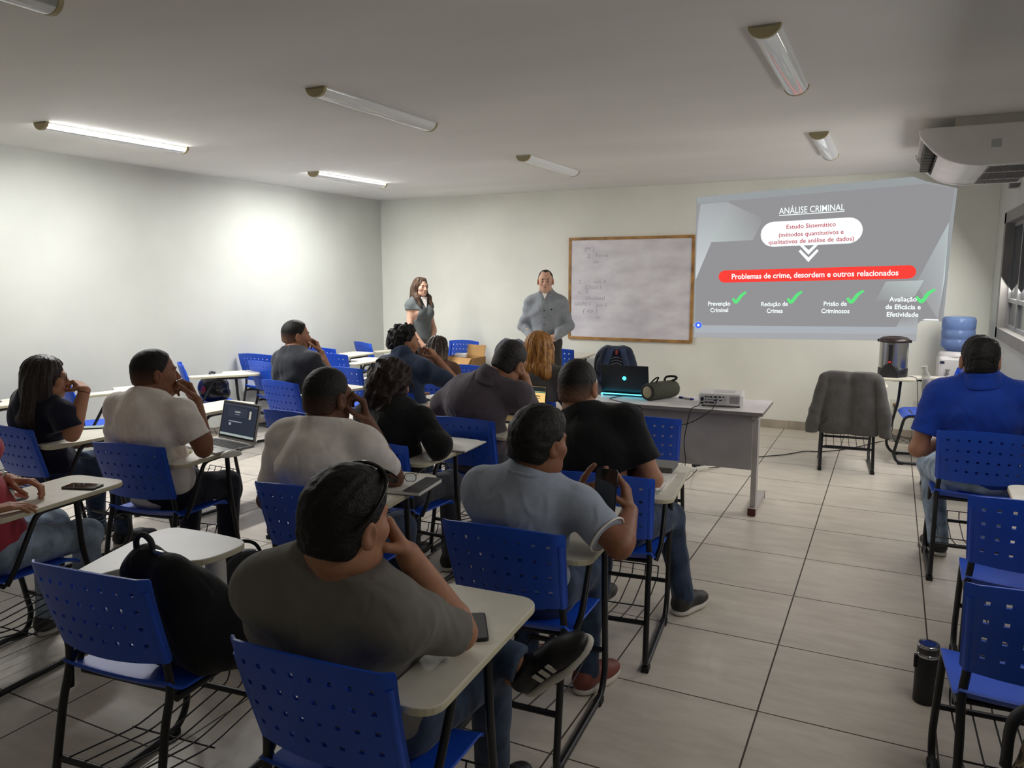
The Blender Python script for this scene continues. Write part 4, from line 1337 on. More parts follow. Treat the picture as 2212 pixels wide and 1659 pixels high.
# local cuts: remove everything beyond a plane, only within a radius of the plane's point
_old_call = SDF.__call__
def _call(s, P):
    if not any(q[0] == 'cut' for q in s.p): return _old_call(s, P)
    t = SDF(); t.p = [q for q in s.p if q[0] != 'cut']
    d = _old_call(t, P)
    for q in s.p:
        if q[0] != 'cut': continue
        _, _, k, c, n, R_ = q
        x = (P - c) @ n; rr = np.linalg.norm(P - c, axis=1)
        near = np.maximum(rr - R_, -x)           # region to remove: x > 0 inside the ball
        y = -near
        h = np.clip(0.5 + 0.5 * (y - d) / k, 0, 1)
        d = d + (y - d) * h + k * h * (1 - h)
    return d
SDF.__call__ = _call

M_sole = mat('shoe_sole_white', (205, 200, 190), 0.6, var=0.05)
def make_shoe(root, base, an, tdir, m, s=1.0, up=None, sole=None):
    up = V3(0, 0, 1) if up is None else unit(up)
    tdir = unit(tdir - up * (tdir @ up)); sd = np.cross(tdir, up)
    Bx = np.stack([sd, tdir, up])
    fl = an - up * 0.085
    f = SDF()
    f.cone(fl + up * 0.045 - tdir * 0.02, fl + up * 0.040 + tdir * 0.10, 0.040, 0.040, 0.0)
    f.ell(fl + up * 0.030 + tdir * 0.135, V3(0.046, 0.075, 0.034), Bx, 0.03)
    f.cone(fl + up * 0.05 - tdir * 0.02, an - up * 0.0 - tdir * 0.01, 0.040, 0.041, 0.03)
    f.plane(fl + up * 0.012, -up, 0.004); f.plane(an + up * 0.005, up, 0.004)
    sh = sdf_obj('shoe', f, 0.007, m, root, base)
    f = SDF()
    f.ell(fl + tdir * 0.115 + up * 0.01, V3(0.050, 0.10, 0.05), Bx, 0); f.ell(fl - tdir * 0.015 + up * 0.01, V3(0.040, 0.05, 0.05), Bx, 0.05)
    f.cone(fl, fl + tdir * 0.1, 0.04, 0.045, 0.04)
    f.plane(fl + up * 0.022, up, 0.003); f.plane(fl + up * 0.001, -up, 0.003)
    so = sdf_obj('sole', f, 0.006, sole or M_sole, sh, V3(0, 0, 0) + base)
    return sh
# ------------------------------------------------------------------ clothes
def CLOTH(n, c, var=0.06, rough=0.85, b=0.12):
    new = 'cloth_' + n not in MATS
    m = mat('cloth_' + n, c, rough, var=var, vscale=14, bump=b, bscale=260, spec=0.2, sheen=0.15)
    if new:      # slack-cloth creases under the weave
        nt = m.node_tree; N = nt.nodes; L = nt.links
        tc = [x for x in N if x.type == 'TEX_COORD'][0]; b0 = [x for x in N if x.type == 'BUMP'][0]
        mp = N.new('ShaderNodeMapping'); mp.inputs['Scale'].default_value = (1.0, 1.0, 0.55); mp.inputs['Rotation'].default_value = (0.3, 0.5, 0.2)
        n = N.new('ShaderNodeTexNoise'); n.inputs['Scale'].default_value = 11; n.inputs['Detail'].default_value = 2.5; n.inputs['Distortion'].default_value = 1.4
        n.noise_type = 'RIDGED_MULTIFRACTAL' if 'RIDGED_MULTIFRACTAL' in [i.identifier for i in n.bl_rna.properties['noise_type'].enum_items] else 'FBM'
        b1 = N.new('ShaderNodeBump'); b1.inputs['Strength'].default_value = 0.35; b1.inputs['Distance'].default_value = 0.02
        L.new(tc.outputs['Object'], mp.inputs[0]); L.new(mp.outputs[0], n.inputs['Vector']); L.new(n.outputs['Fac'], b1.inputs['Height'])
        L.new(b1.outputs['Normal'], b0.inputs['Normal'])
    return m
C_grey = CLOTH('dark_grey', (122, 118, 112)); C_polo = CLOTH('pale_blue_grey', (158, 168, 184)); C_black = CLOTH('black', (20, 21, 23))
C_purp = CLOTH('grey_purple', (92, 84, 92)); C_white = CLOTH('white', (236, 230, 224)); C_navy = CLOTH('navy', (24, 28, 46)); C_red = CLOTH('faded_red', (168, 62, 76))
C_navyp = CLOTH('navy_polo', (44, 58, 82)); C_char = CLOTH('charcoal', (52, 54, 60)); C_taupe = CLOTH('taupe', (92, 90, 88)); C_royal = CLOTH('royal_blue', (28, 66, 168))
C_shirt = CLOTH('grey_shirt', (142, 147, 152)); C_vest = CLOTH('grey_green_vest', (94, 100, 100)); C_slack = CLOTH('dark_slacks', (58, 56, 54))
C_jean = CLOTH('jeans', (52, 66, 90), 0.3); C_jeand = CLOTH('dark_jeans', (30, 35, 48), 0.25); C_jeanl = CLOTH('light_jeans', (150, 168, 188), 0.25); C_gpants = CLOTH('grey_trousers', (70, 72, 80))
S_dark = mat('shoe_dark', (44, 40, 38), 0.6, var=0.15); S_black = mat('shoe_black', (18, 18, 20), 0.5, var=0.1); S_red = mat('shoe_red_brown', (120, 62, 52), 0.6, var=0.15); S_white = mat('shoe_white', (196, 192, 186), 0.6, var=0.06)

def hair_long(I, style, m, seed=3, back=0.30, width=0.085, vol=0.016, h=0.006, amp=0.004, front_lock=0.0, hs=None):
    H, A, s = I['H'], I['A'], I['hs']
    w = I['w']; f = SDF(); dn = V3(0, 0, -1); bk = -unit(V3(A[1][0], A[1][1], 0)); sd = A[0]
    f.ell(w(0, -0.014, 0.032), V3(0.074 + vol, 0.096 + vol, 0.086 + vol * .8) * s, A, 0)
    f.ell(w(0, -0.055, -0.04), V3(0.070 + vol, 0.060 + vol, 0.09) * s, A, 0.03)
    c0 = w(0, -0.050, -0.03); c1 = w(0, -0.060, -0.10); c2 = c1 + dn * (back - 0.10) * 0.5 + bk * 0.035; c3 = c1 + dn * (back - 0.10) + bk * 0.045
    wd = width
    for sx in (-1, -0.33, 0.33, 1):
        f.cone(c0 + sd * sx * wd * .55, c2 + sd * sx * wd * .75, 0.052, 0.042, 0.04)
        f.cone(c2 + sd * sx * wd * .75, c3 + sd * sx * wd * .95, 0.042, 0.028, 0.04)
    for sx in (-1, 1):
        a = w(sx * 0.080, 0.000, 0.01); b_ = w(sx * 0.083, 0.004, -0.10)
        f.cone(w(sx * 0.05, 0.020, 0.085), a, 0.024, 0.022, 0.02)
        f.cone(a, b_, 0.024, 0.026, 0.03)
        if front_lock:
            cst = I['chest'] + I['side'] * sx * 0.085 + I['front'] * 0.125
            e = V3(cst[0], cst[1], max(cst[2] + 0.10, b_[2] - front_lock))
            mid = I['neck'] + I['side'] * sx * 0.085 + I['front'] * 0.075 + V3(0, 0, 0.02)
            f.cone(b_, mid, 0.027, 0.030, 0.03); f.cone(mid, e, 0.030, 0.014, 0.03)
    # open the face
    f.p.append(('e', 1, 0.012, w(0, 0.088, -0.030), V3(0.062, 0.072, 0.110) * s, A))
    if style == 'curly':
        f.noise(0.011, (60, 75, 95, 110, 130), seed); f.noise(0.004, (170, 210, 260), seed + 2)
    else:
        f.strands(amp, H, A, 17, 5.0); f.strands(amp * .5, H, A, 41, 7.0)
    return sdf_obj('hair', f, h, m, I['root'], I['base'])

def strand_mat(name, c1, c2, c3=None, z0=0, z1=1):
    m = bpy.data.materials.new(name); m.use_nodes = True
    nt = m.node_tree; N = nt.nodes; L = nt.links; b = N['Principled BSDF']; b.inputs['Roughness'].default_value = 0.45; b.inputs['Specular IOR Level'].default_value = 0.4
    tc = N.new('ShaderNodeTexCoord'); mp = N.new('ShaderNodeMapping'); mp.inputs['Scale'].default_value = (1, 1, 0.05); L.new(tc.outputs['Object'], mp.inputs[0])
    n = N.new('ShaderNodeTexNoise'); n.inputs['Scale'].default_value = 130; n.inputs['Detail'].default_value = 3; L.new(mp.outputs[0], n.inputs['Vector'])
    cr = N.new('ShaderNodeValToRGB'); cr.color_ramp.elements[0].position = 0.35; cr.color_ramp.elements[1].position = 0.68
    cr.color_ramp.elements[0].color = (*lin(c1), 1); cr.color_ramp.elements[1].color = (*lin(c2), 1); L.new(n.outputs['Fac'], cr.inputs[0])
    out = cr.outputs[0]
    if c3:      # dyed ends
        sp = N.new('ShaderNodeSeparateXYZ'); L.new(tc.outputs['Object'], sp.inputs[0])
        mr = N.new('ShaderNodeMapRange'); mr.inputs[1].default_value = z0; mr.inputs[2].default_value = z1; L.new(sp.outputs[2], mr.inputs[0])
        mx = N.new('ShaderNodeMix'); mx.data_type = 'RGBA'; L.new(mr.outputs[0], mx.inputs['Factor']); L.new(out, mx.inputs['A']); mx.inputs['B'].default_value = (*lin(c3), 1); out = mx.outputs['Result']
    L.new(out, b.inputs['Base Color'])
    bp = N.new('ShaderNodeBump'); bp.inputs['Strength'].default_value = 0.5; bp.inputs['Distance'].default_value = 0.006; L.new(n.outputs['Fac'], bp.inputs['Height']); L.new(bp.outputs[0], b.inputs['Normal'])
    return m
H_copper = strand_mat('hair_copper_blond', (120, 72, 26), (206, 146, 66)); H_long = strand_mat('hair_long_brown', (46, 33, 26), (96, 72, 54)); H_blk = strand_mat('hair_long_black', (22, 17, 16), (52, 40, 36))
H_ombre = strand_mat('hair_ombre', (34, 26, 22), (62, 48, 40), (168, 142, 112), 1.03, 0.86); H_curl = HAIR('hair_curly', (44, 30, 27))

M_frame = mat('spectacle_frame', (26, 22, 22), 0.35, var=0.1)
M_lens = clear_mat('lens_clear', (235, 240, 242), 0.95, 0.03)
def spectacles(parent, P, right, fwd_, up, fold=False, frame=M_frame, lens=M_lens, curve=0.0):
    """P: centre of the bridge (parent space); two rims, bridge, two temples"""
    P, right, fwd_, up = [Vector(tuple(x)) for x in (P, right, fwd_, up)]
    for sx in (-1, 1):
        c = P + right * sx * 0.033 - fwd_ * 0.002
        pts = [c + right * 0.026 * math.copysign(abs(math.cos(t)) ** 0.75, math.cos(t)) + up * 0.019 * math.copysign(abs(math.sin(t)) ** 0.75, math.sin(t)) for t in [2 * PI * k / 20 for k in range(20)]]
        rim = MB().tube(pts, 0.0018, 6, closed=True).build('rim', frame, parent)
        b = MB(); b.add(pts, [tuple(range(20))]); b.build('lens', lens, rim)
        e0 = c + right * sx * 0.027 + up * 0.010
        if fold: tp = [e0, e0 - fwd_ * 0.02, e0 - fwd_ * 0.13 + right * sx * 0.012, e0 - fwd_ * 0.145 - up * 0.012 + right * sx * 0.012]
        else: tp = [e0, e0 + right * sx * 0.014 - fwd_ * 0.006, e0 + right * sx * 0.020 - fwd_ * 0.075, e0 + right * sx * 0.018 - fwd_ * 0.105 - up * 0.02]
        MB().tube(catmull(tp, 3), 0.0017, 6).build('temple', frame, parent)
    MB().tube([P - right * 0.009 + up * 0.004, P + up * 0.007, P + right * 0.009 + up * 0.004], 0.0016, 6).build('bridge', frame, parent)

UP = (0, 0, 1)
# ---- man with sunglasses on his head, nearest
I = person('man nearest the camera in dark grey T-shirt, sunglasses on his head', (-1.10, 1.18), 3, pel=(-0.02, 0.27, 0.555), chest=(-0.025, 0.185, 0.845), neck=(0.005, 0.15, 1.0), head=(0.052, 0.125, 1.108), look=(-0.3, 6.0), roll=0.07, pitch=0.0, shL=(-0.20, 0.13, 0.910), shR=(0.150, 0.165, 0.885),
           sh=0.185, armR=dict(e=(0.215, 0.345, 0.782), w=(0.14, 0.235, 1.01), fix='e', d=(-0.55, -0.10, 0.80), n=(-0.7, -0.6, -0.2), curl=(1.1, 1.2, 1.2, 1.2), thumb=0.8),
           armL=dict(e=(-0.24, 0.30, 0.66), w=(-0.06, 0.42, 0.60)), kneeL=(-0.20, 0.64, 0.66), kneeR=(0.13, 0.70, 0.50), ankL=(0.235, 0.63, 0.575), ankR=(0.12, 0.74, 0.09),
           skin='tan', shirt=C_grey, sleeve='elbow', trousers=C_jean, hair='short', hair_t=0.011, hh=0.004, s=1.02, hs=0.99, seed=11, girth=1.1, fold=0.004)
r, bs = I['root'], I['base']
make_shoe(r, bs, I['legs'][1][2], V3(0.1, 1, 0), S_black)
make_shoe(r, bs, I['legs'][0][2] + V3(0.02, 0, -0.01), V3(0.75, 0.1, 0.62), S_black, up=V3(-0.55, -0.55, 0.63))
an = I['legs'][0][2] + V3(0.02, 0, -0.01); up_ = unit(V3(-0.55, -0.55, 0.63)); td = unit(V3(0.75, 0.1, 0.62)); td = unit(td - up_ * (td @ up_)); sd_ = np.cross(td, up_)
for k in range(3):
    q_ = an - up_ * 0.035 + td * (0.035 + 0.026 * k) + sd_ * 0.043 - bs
    e_ = [q_ + td * a - up_ * b_ + sd_ * c_ for c_ in (0, .004) for a, b_ in ((-.007, -.016), (.007, -.016), (.007, .018), (-.007, .018))]
    mb = MB(); mb.add(e_, [(0, 1, 2, 3), (7, 6, 5, 4), (0, 4, 5, 1), (1, 5, 6, 2), (2, 6, 7, 3), (3, 7, 4, 0)]); mb.build('side_stripe', M_sole, [c_ for c_ in r.children if c_.name.startswith('shoe')][-1])
# sunglasses pushed up on the hair
w, A = I['w'], I['A']
p = Vector(tuple(w(0, 0.062, 0.118) - bs)); sgl = MB()
M_shade = mat('sunglass_black', (12, 12, 13), 0.12)
ring = [(-0.088, -0.055, 0.020), (-0.092, -0.010, 0.050), (-0.084, 0.030, 0.088), (-0.052, 0.060, 0.112), (0, 0.066, 0.122), (0.052, 0.060, 0.112), (0.084, 0.030, 0.088), (0.092, -0.010, 0.050), (0.088, -0.055, 0.020)]
MB().tube([w(*q) - bs for q in catmull(ring, 4)], 0.0045, 8).build('sunglasses', M_shade, r)
sg = [o for o in r.children if o.name.startswith('sunglasses')][0]
for sx in (-1, 1):
    c = w(sx * 0.040, 0.078, 0.098) - bs
    rr, uu = A[0], unit(A[2] * 0.75 - A[1] * 0.6)
    e = MB(); vs = [Vector(tuple(c + rr * 0.033 * math.cos(t) + uu * 0.023 * math.sin(t))) for t in [2 * PI * k / 20 for k in range(20)]]
    nrm = unit(A[1] * 0.75 + A[2] * 0.6) * 0.004
    e.add(vs + [v + Vector(tuple(nrm)) for v in vs], [tuple(range(20))[::-1], tuple(range(20, 40))] + [(k, (k + 1) % 20, 20 + (k + 1) % 20, 20 + k) for k in range(20)])
    e.build('dark_lens', M_shade, sg)
FG = I
# ---- polo man with the phone
I = person('man in a pale blue-grey polo shirt holding up a phone', (-1.11, 2.13), 3, pel=(0, 0.22, 0.555), chest=(0.015, 0.17, 0.815), neck=(0.045, 0.16, 0.958), head=(0.085, 0.165, 1.092), look=(0.5, 6.0), pitch=0.05,
           armR=dict(e=(0.375, 0.13, 0.785), w=(0.345, 0.37, 0.825), fix='e', d=(-0.30, 0.30, 0.85), n=(-0.85, 0.0, -0.1), curl=(0.45, 0.55, 0.65, 0.8), thumb=0.55),
           armL=dict(e=(-0.13, 0.36, 0.74), w=(0.14, 0.37, 0.865), d=(0.75, 0.10, 0.30), n=(0.2, -0.3, 0.9), curl=(0.5, 0.6, 0.65, 0.7), thumb=0.5),
           skin='brown', shirt=C_polo, sleeve='short', collar=True, trousers=C_jean, hair='short', hair_t=0.013, hh=0.004, seed=21, fold=0.0032)
make_shoe(I['root'], I['base'], I['legs'][0][2], V3(0, 1, 0), S_red); make_shoe(I['root'], I['base'], I['legs'][1][2], V3(0.3, 1, 0), S_red)
for S_, E_, W_, hd, hn, rt, arm in I['arms']:      # pale trim at the sleeve hem
    c = S_ + (E_ - S_) * 0.695; ax = unit(E_ - S_); x_ = unit(np.cross(ax, V3(0, 0, 1) if abs(ax[2]) < .9 else V3(1, 0, 0))); y_ = np.cross(ax, x_)
    MB().tube([c - I['base'] + (x_ * math.cos(t) + y_ * math.sin(t)) * 0.0715 for t in [2 * PI * k / 20 for k in range(20)]], 0.0035, 6, closed=True).build('sleeve_trim', C_white, I['root'])
POLO = I
# ---- black T-shirt man
I = person('man in a black T-shirt sitting just before the teacher desk', (-1.04, 2.91), 6, pel=(-0.01, 0.20, 0.56), chest=(-0.085, 0.19, 0.865), neck=(-0.135, 0.225, 1.04), head=(-0.168, 0.275, 1.155), look=(-1.2, 8.6),
           armR=dict(e=(0.185, 0.20, 0.785), w=(0.02, 0.40, 0.785), fix='e', d=(-0.7, 0.7, 0), n=(0, 0, -1), curl=(.3, .3, .3, .35)), armL=dict(e=(-0.34, 0.20, 0.80), w=(-0.15, 0.40, 0.78)),
           skin='tan', shirt=C_black, sleeve='short', trousers=C_jean, ankR=(0.27, 0.66, 0.09), kneeR=(0.2, 0.6, 0.5), hair='buzz', hair_t=0.004, hh=0.004, s=1.06, seed=31, girth=1.08, fold=0.003)
make_shoe(I['root'], I['base'], I['legs'][1][2], V3(0.35, 1, 0), S_dark); make_shoe(I['root'], I['base'], I['legs'][0][2], V3(0, 1, 0), S_dark)
# ---- purple-grey polo man, leaning on his hand
I = person('heavy man in a grey-purple polo shirt leaning his bowed head on his right hand', (-2.20, 3.74), 0, pel=(0, 0.20, 0.56), chest=(0.02, 0.19, 0.87), neck=(0.10, 0.22, 1.035), head=(0.20, 0.28, 1.145), look=(-1.3, 8.0), roll=0.28, pitch=0.28,
           armR=dict(e=(0.30, 0.40, 0.785), w=(0.27, 0.35, 1.01), fix='e', d=(-0.3, -0.1, 0.95), n=(-0.8, -0.35, 0), curl=(.5, .6, .7, .8), thumb=.5), armL=dict(e=(-0.34, 0.28, 0.78), w=(-0.18, 0.45, 0.75)),
           skin='tan', shirt=C_purp, sleeve='short', collar=True, trousers=C_gpants, shoes=S_black, hair='buzz', hair_t=0.006, hair_m=HAIR('hair_greying', (46, 42, 42)), s=1.08, seed=41, girth=1.22, fold=0.0035)
# ---- copper-blond woman
I = person('woman with straight copper-blond hair, seen from behind', (-2.15, 4.50), 0, head=(0.02, 0.225, 1.15), neck=(0.01, 0.20, 1.04), look=(-2.3, 8.6), skin='light', shirt=C_taupe, sleeve='short', trousers=C_jeand, shoes=S_black, hair='none', fem=True, s=0.98, seed=51, fold=0.002,
           armR=dict(e=(0.26, 0.22, 0.785), w=(0.18, 0.45, 0.78)))
hair_long(I, 'straight', H_copper, 5, back=0.165, width=0.10, vol=0.020)
# ---- curly-haired woman writing
I = person('woman with long dark curly hair in a black jacket, writing on a notebook', (-2.29, 3.00), 0, pel=(0, 0.21, 0.55), chest=(0.0, 0.22, 0.83), neck=(-0.02, 0.25, 0.985), head=(-0.04, 0.29, 1.085), look=(-1.4, 6.0), pitch=0.15, skin='tan', shirt=C_black, sleeve='long', shirt_kind='jacket', trousers=C_gpants, shoes=S_black, hair='none', fem=True, s=0.98, seed=61,
           armR=dict(e=(0.30, 0.20, 0.80), w=(0.175, 0.41, 0.80), fix='e', d=(-0.2, 0.95, 0.05), n=(-0.6, 0, -0.8), curl=(.75, .9, 1.0, 1.0), thumb=.8), armL=dict(e=(-0.28, 0.22, 0.78), w=(-0.02, 0.44, 0.775)))
hair_long(I, 'curly', H_curl, 6, back=0.31, width=0.11, vol=0.026, h=0.0065)
CURLY = I
# ---- white T-shirt man from behind
I = person('man in a white T-shirt seen from behind, hand on cheek', (-2.04, 2.22), 6, pel=(0, 0.20, 0.56), chest=(0, 0.18, 0.865), neck=(-0.005, 0.21, 1.035), head=(0.0, 0.25, 1.152), look=(-1.6, 8.6), roll=0.04,
           armR=dict(e=(0.20, 0.42, 0.785), w=(0.13, 0.36, 1.01), fix='e', d=(-0.15, -0.15, 0.95), n=(-0.8, -0.5, 0), curl=(.9, 1.0, 1.05, 1.1), thumb=.7), armL=dict(e=(-0.30, 0.25, 0.74), w=(-0.12, 0.42, 0.68)),
           skin='dark', shirt=C_white, sleeve='short', trousers=C_jean, shoes=S_black, hair='buzz', hair_t=0.004, hh=0.004, s=1.06, seed=71, girth=1.12, fold=0.0035)
# ---- white T-shirt man in profile
I = person('man in a white T-shirt in profile beside an open laptop', (-3.32, 2.43), 9, pel=(0, 0.21, 0.56), chest=(0.0, 0.17, 0.86), neck=(0.0, 0.185, 1.04), head=(0.01, 0.245, 1.155), look=(-0.6, 8.6), pitch=-0.03,
           armR=dict(e=(0.285, 0.235, 0.785), w=(0.16, 0.35, 1.01), fix='e', d=(-0.50, 0.0, 0.75), n=(-0.5, -0.7, 0.3), curl=(.9, 1.0, 1.1, 1.1), thumb=.7), armL=dict(e=(-0.28, 0.25, 0.74), w=(-0.08, 0.42, 0.68)),
           skin='brown', shirt=C_white, sleeve='short', trousers=C_jeand, shoes=S_black, hair='buzz', hair_t=0.006, hh=0.004, s=1.05, seed=81, girth=1.12)
# ---- woman in spectacles
I = person('woman in spectacles and navy T-shirt at the left edge', (-4.32, 2.45), -2, pel=(0, 0.21, 0.55), chest=(0.03, 0.17, 0.83), neck=(0.08, 0.17, 0.985), head=(0.115, 0.20, 1.09), look=(-0.8, 8.0), pitch=0.06,
           armR=dict(e=(0.29, 0.21, 0.785), w=(0.27, 0.30, 0.975), fix='e', d=(-0.50, 0.05, 0.25), n=(-0.5, -0.3, -0.8), curl=(.8, .9, 1.0, 1.0), thumb=.9), skin='tan', shirt=C_navy, sleeve='short', trousers=C_jean, shoes=S_black, hair='none', fem=True, hh=0.004, seed=91)
hair_long(I, 'straight', H_blk, 8, back=0.34, width=0.08, vol=0.014)
w, A = I['w'], I['A']
sp = bpy.data.objects.new('spectacles', None); COL.objects.link(sp); sp.parent = I['root']
spectacles(sp, w(0, 0.100, 0.002) - I['base'], A[0], A[1], A[2])
E_, W_ = I['arms'][1][1], I['arms'][1][2]
c = W_ - unit(W_ - E_) * 0.015 - I['base']; ax = unit(W_ - E_); x_ = unit(np.cross(ax, V3(1, 0, 0))); y_ = np.cross(ax, x_)
MB().tube([c + (x_ * math.cos(t) + y_ * math.sin(t)) * 0.031 for t in [2 * PI * k / 18 for k in range(18)]], 0.0025, 6, closed=True).build('bracelet', mat('bracelet', (90, 50, 46), 0.5), I['root'])
# ---- person in red at the left edge
I = person('person in a faded red shirt cut off by the left edge', (-3.26, 1.52), 6, pel=(0.02, 0.18, 0.56), chest=(-0.02, 0.14, 0.86), neck=(-0.04, 0.14, 1.03), head=(-0.06, 0.15, 1.14), look=(-1.5, 8.0),
           armR=dict(e=(0.235, 0.02, 0.80), w=(0.22, 0.10, 0.76), fix='n', d=(0.35, 0.9, 0.0), n=(0, 0.0, -1), curl=(.25, .25, .3, .3), thumb=.2), armL=dict(e=(-0.16, 0.20, 0.86), w=(0.10, 0.35, 0.80), fix='e', d=(0.85, 0.45, -0.1), n=(0.1, -0.2, -0.9), curl=(.6, .7, .7, .7)),
           kneeL=(-0.10, 0.62, 0.52), skin='tan', shirt=C_red, sleeve='elbow', trousers=C_jeanl, shoes=S_dark, hair='short', seed=101, girth=1.2)
E_, W_ = I['arms'][0][1], I['arms'][0][2]
ax = unit(W_ - E_); c = W_ - ax * 0.02 - I['base']; x_ = unit(np.cross(ax, V3(0, 0, 1))); y_ = np.cross(ax, x_)
wt = MB().tube([c + (x_ * math.cos(t) + y_ * math.sin(t)) * 0.033 for t in [2 * PI * k / 18 for k in range(18)]], 0.005, 6, closed=True).build('wristwatch', mat('watch_steel', (180, 176, 168), 0.3, metal=0.7), I['root'])
# ---- man in the black crew-neck
I = person('man in a black crew-neck T-shirt in front of the white wall', (-4.27, 4.48), -9, head=(-0.03, 0.25, 1.172), neck=(-0.015, 0.205, 1.05), look=(-2.2, 8.0), skin='tan', shirt=C_char, sleeve='short', trousers=C_jeand, shoes=S_black, hair='buzz', hair_t=0.008, s=1.04, seed=111, girth=1.08,
           armR=dict(e=(0.26, 0.34, 0.80), w=(0.13, 0.36, 1.02), fix='e', d=(-0.5, 0, 0.8), n=(-0.6, -0.6, 0.2), curl=(.8, .9, 1, 1), thumb=.6))
# ---- bearded man in navy polo
I = person('bearded man with wavy hair in a navy polo shirt', (-3.20, 4.45), -8, head=(-0.05, 0.265, 1.158), neck=(-0.02, 0.21, 1.045), look=(-0.8, 7.5), skin='tan', shirt=C_navyp, sleeve='short', collar=True, trousers=C_jean, shoes=S_black, hair='curlshort', hair_t=0.016, beard=True, s=1.03, seed=121, girth=1.06,
           armR=dict(e=(0.25, 0.34, 0.84), w=(0.17, 0.36, 1.04), d=(-0.6, 0.1, 0.55), n=(-0.5, -0.2, -0.8), curl=(.7, .8, .9, .9), thumb=.7))
# ---- girl with ombre hair
I = person('small girl with long straight ombre hair, seen from behind near the cardboard box', (-3.40, 5.22), 0, pel=(0, 0.20, 0.54), chest=(0, 0.17, 0.80), neck=(0.01, 0.19, 0.94), head=(0.02, 0.23, 1.04), look=(-2.6, 8.6), skin='tan', shirt=CLOTH('brown_top', (96, 66, 52)), sleeve='cap', trousers=C_jean, shoes=S_black, hair='none', fem=True, s=0.9, seed=131)
hair_long(I, 'straight', H_ombre, 9, back=0.25, width=0.085, vol=0.014)
# ---- man in royal blue
I = person('broad man in a royal blue polo shirt, seen from behind', (0.475, 4.57), 1, pel=(0, 0.20, 0.565), chest=(-0.01, 0.18, 0.885), neck=(-0.02, 0.19, 1.075), head=(-0.035, 0.20, 1.19), look=(0.2, 8.6), skin='tan', shirt=C_royal, sleeve='short', collar=True, trousers=C_jeanl, shoes=S_dark, hair='short', hair_t=0.006, hh=0.004, s=1.08, hs=1.02, seed=141, girth=1.2,
           armL=dict(e=(-0.285, 0.16, 0.80), w=(-0.15, 0.40, 0.72)), armR=dict(e=(0.25, 0.2, 0.82), w=(0.12, 0.42, 0.79)), kneeL=(-0.20, 0.60, 0.52), ankL=(-0.14, 0.50, 0.09), ankR=(0.12, 0.45, 0.09), fold=0.0028)
# ---- standing man
ST = dict(standing=True, group='two people standing at the front')
I = person('standing man in a grey long-sleeved shirt beside the whiteboard', (-3.27, 7.42), 197, pel=(0, 0.0, 0.95), chest=(0, 0.0, 1.24), neck=(0, -0.005, 1.435), head=(0, 0.03, 1.588), look=(-0.6, 0.5), sh=0.160,
           armL=dict(e=(-0.235, -0.02, 1.12), w=(-0.10, 0.20, 1.0), fix='e', d=(0.55, 0.35, -0.25), n=(0.2, -0.9, -0.2), curl=(.5, .6, .7, .8), thumb=.5), armR=dict(e=(0.235, -0.03, 1.12), w=(0.10, 0.17, 0.98), fix='e', d=(-0.6, 0.3, -0.1), n=(-0.1, -0.9, 0), curl=(.6, .7, .8, .8)),
           kneeL=(-0.11, 0.02, 0.50), kneeR=(0.11, 0.02, 0.50), ankL=(-0.12, 0, 0.09), ankR=(0.12, 0, 0.09), toe=(0, 1, 0), skin='light', shirt=C_shirt, sleeve='long', collar=True, trousers=C_slack, shoes=S_black, hair='bald', hair_t=0.004, hh=0.0035, s=0.99, seed=151, girth=1.0, fold=0.004, hem=0.955, **ST)
r, bs = I['root'], I['base']
ch, fr, sd, spn = I['chest'] - bs, I['front'], I['side'], I['spine']
bt = MB()
for k in range(6):
    z = 1.36 - 0.072 * k
    p = V3(0, 0, 0) + fr * (0.128 + (0.012 if 1 < k < 5 else 0) - (0.03 if k == 0 else 0)) + V3(0, 0, z)
    MB().ball if False else None
    MB().lathe([(0.0065, 0), (0.0065, 0.003), (0, 0.004)], tuple(p), 10, Matrix(np.stack([sd, np.cross(fr, sd), fr]).T.tolist())).build('shirt_button', mat('button_dark', (30, 30, 32), 0.4), r)
for sx in (-1, 1):      # collar points
    c = MB(); nb = I['neck'] - bs + fr * 0.062 + V3(0, 0, 0.048)
    q = [nb + sd * sx * 0.006, nb + sd * sx * 0.052 - fr * 0.022 + V3(0, 0, 0.030), nb + sd * sx * 0.066 + fr * 0.012 - V3(0, 0, 0.020), nb + sd * sx * 0.032 + fr * 0.034 - V3(0, 0, 0.050)]
    c.add(q + [v + fr * 0.005 for v in q], [(0, 1, 2, 3), (7, 6, 5, 4), (0, 4, 5, 1), (1, 5, 6, 2), (2, 6, 7, 3), (3, 7, 4, 0)]); c.build('collar_point', C_shirt, r)
nb = I['neck'] - bs + fr * 0.083 + V3(0, 0, 0.0)
c = MB(); q = [nb + sd * -0.03 + V3(0, 0, .036), nb + sd * .03 + V3(0, 0, .036), nb + fr * .022 - V3(0, 0, .03)]
c.add(q + [v + fr * .004 for v in q], [(0, 1, 2), (5, 4, 3), (0, 3, 4, 1), (1, 4, 5, 2), (2, 5, 3, 0)]); c.build('undershirt', C_white, r)
MB().lathe([(0.011, 0), (0.009, 0.002), (0, 0.003)], tuple(fr * 0.127 - sd * 0.075 + V3(0, 0, 1.30)), 6, Matrix(np.stack([sd, np.cross(fr, sd), fr]).T.tolist())).build('chest_emblem', mat('emblem_dark', (44, 44, 48), 0.6), r)
MB().tube([tuple(I['pel'] - bs + V3(0, 0, 0.008) + sd * 0.163 * math.cos(t) + fr * 0.117 * math.sin(t)) for t in [2 * PI * k / 32 for k in range(32)]], 0.016, 8, closed=True).build('belt', mat('belt_dark', (34, 26, 22), 0.5), r)
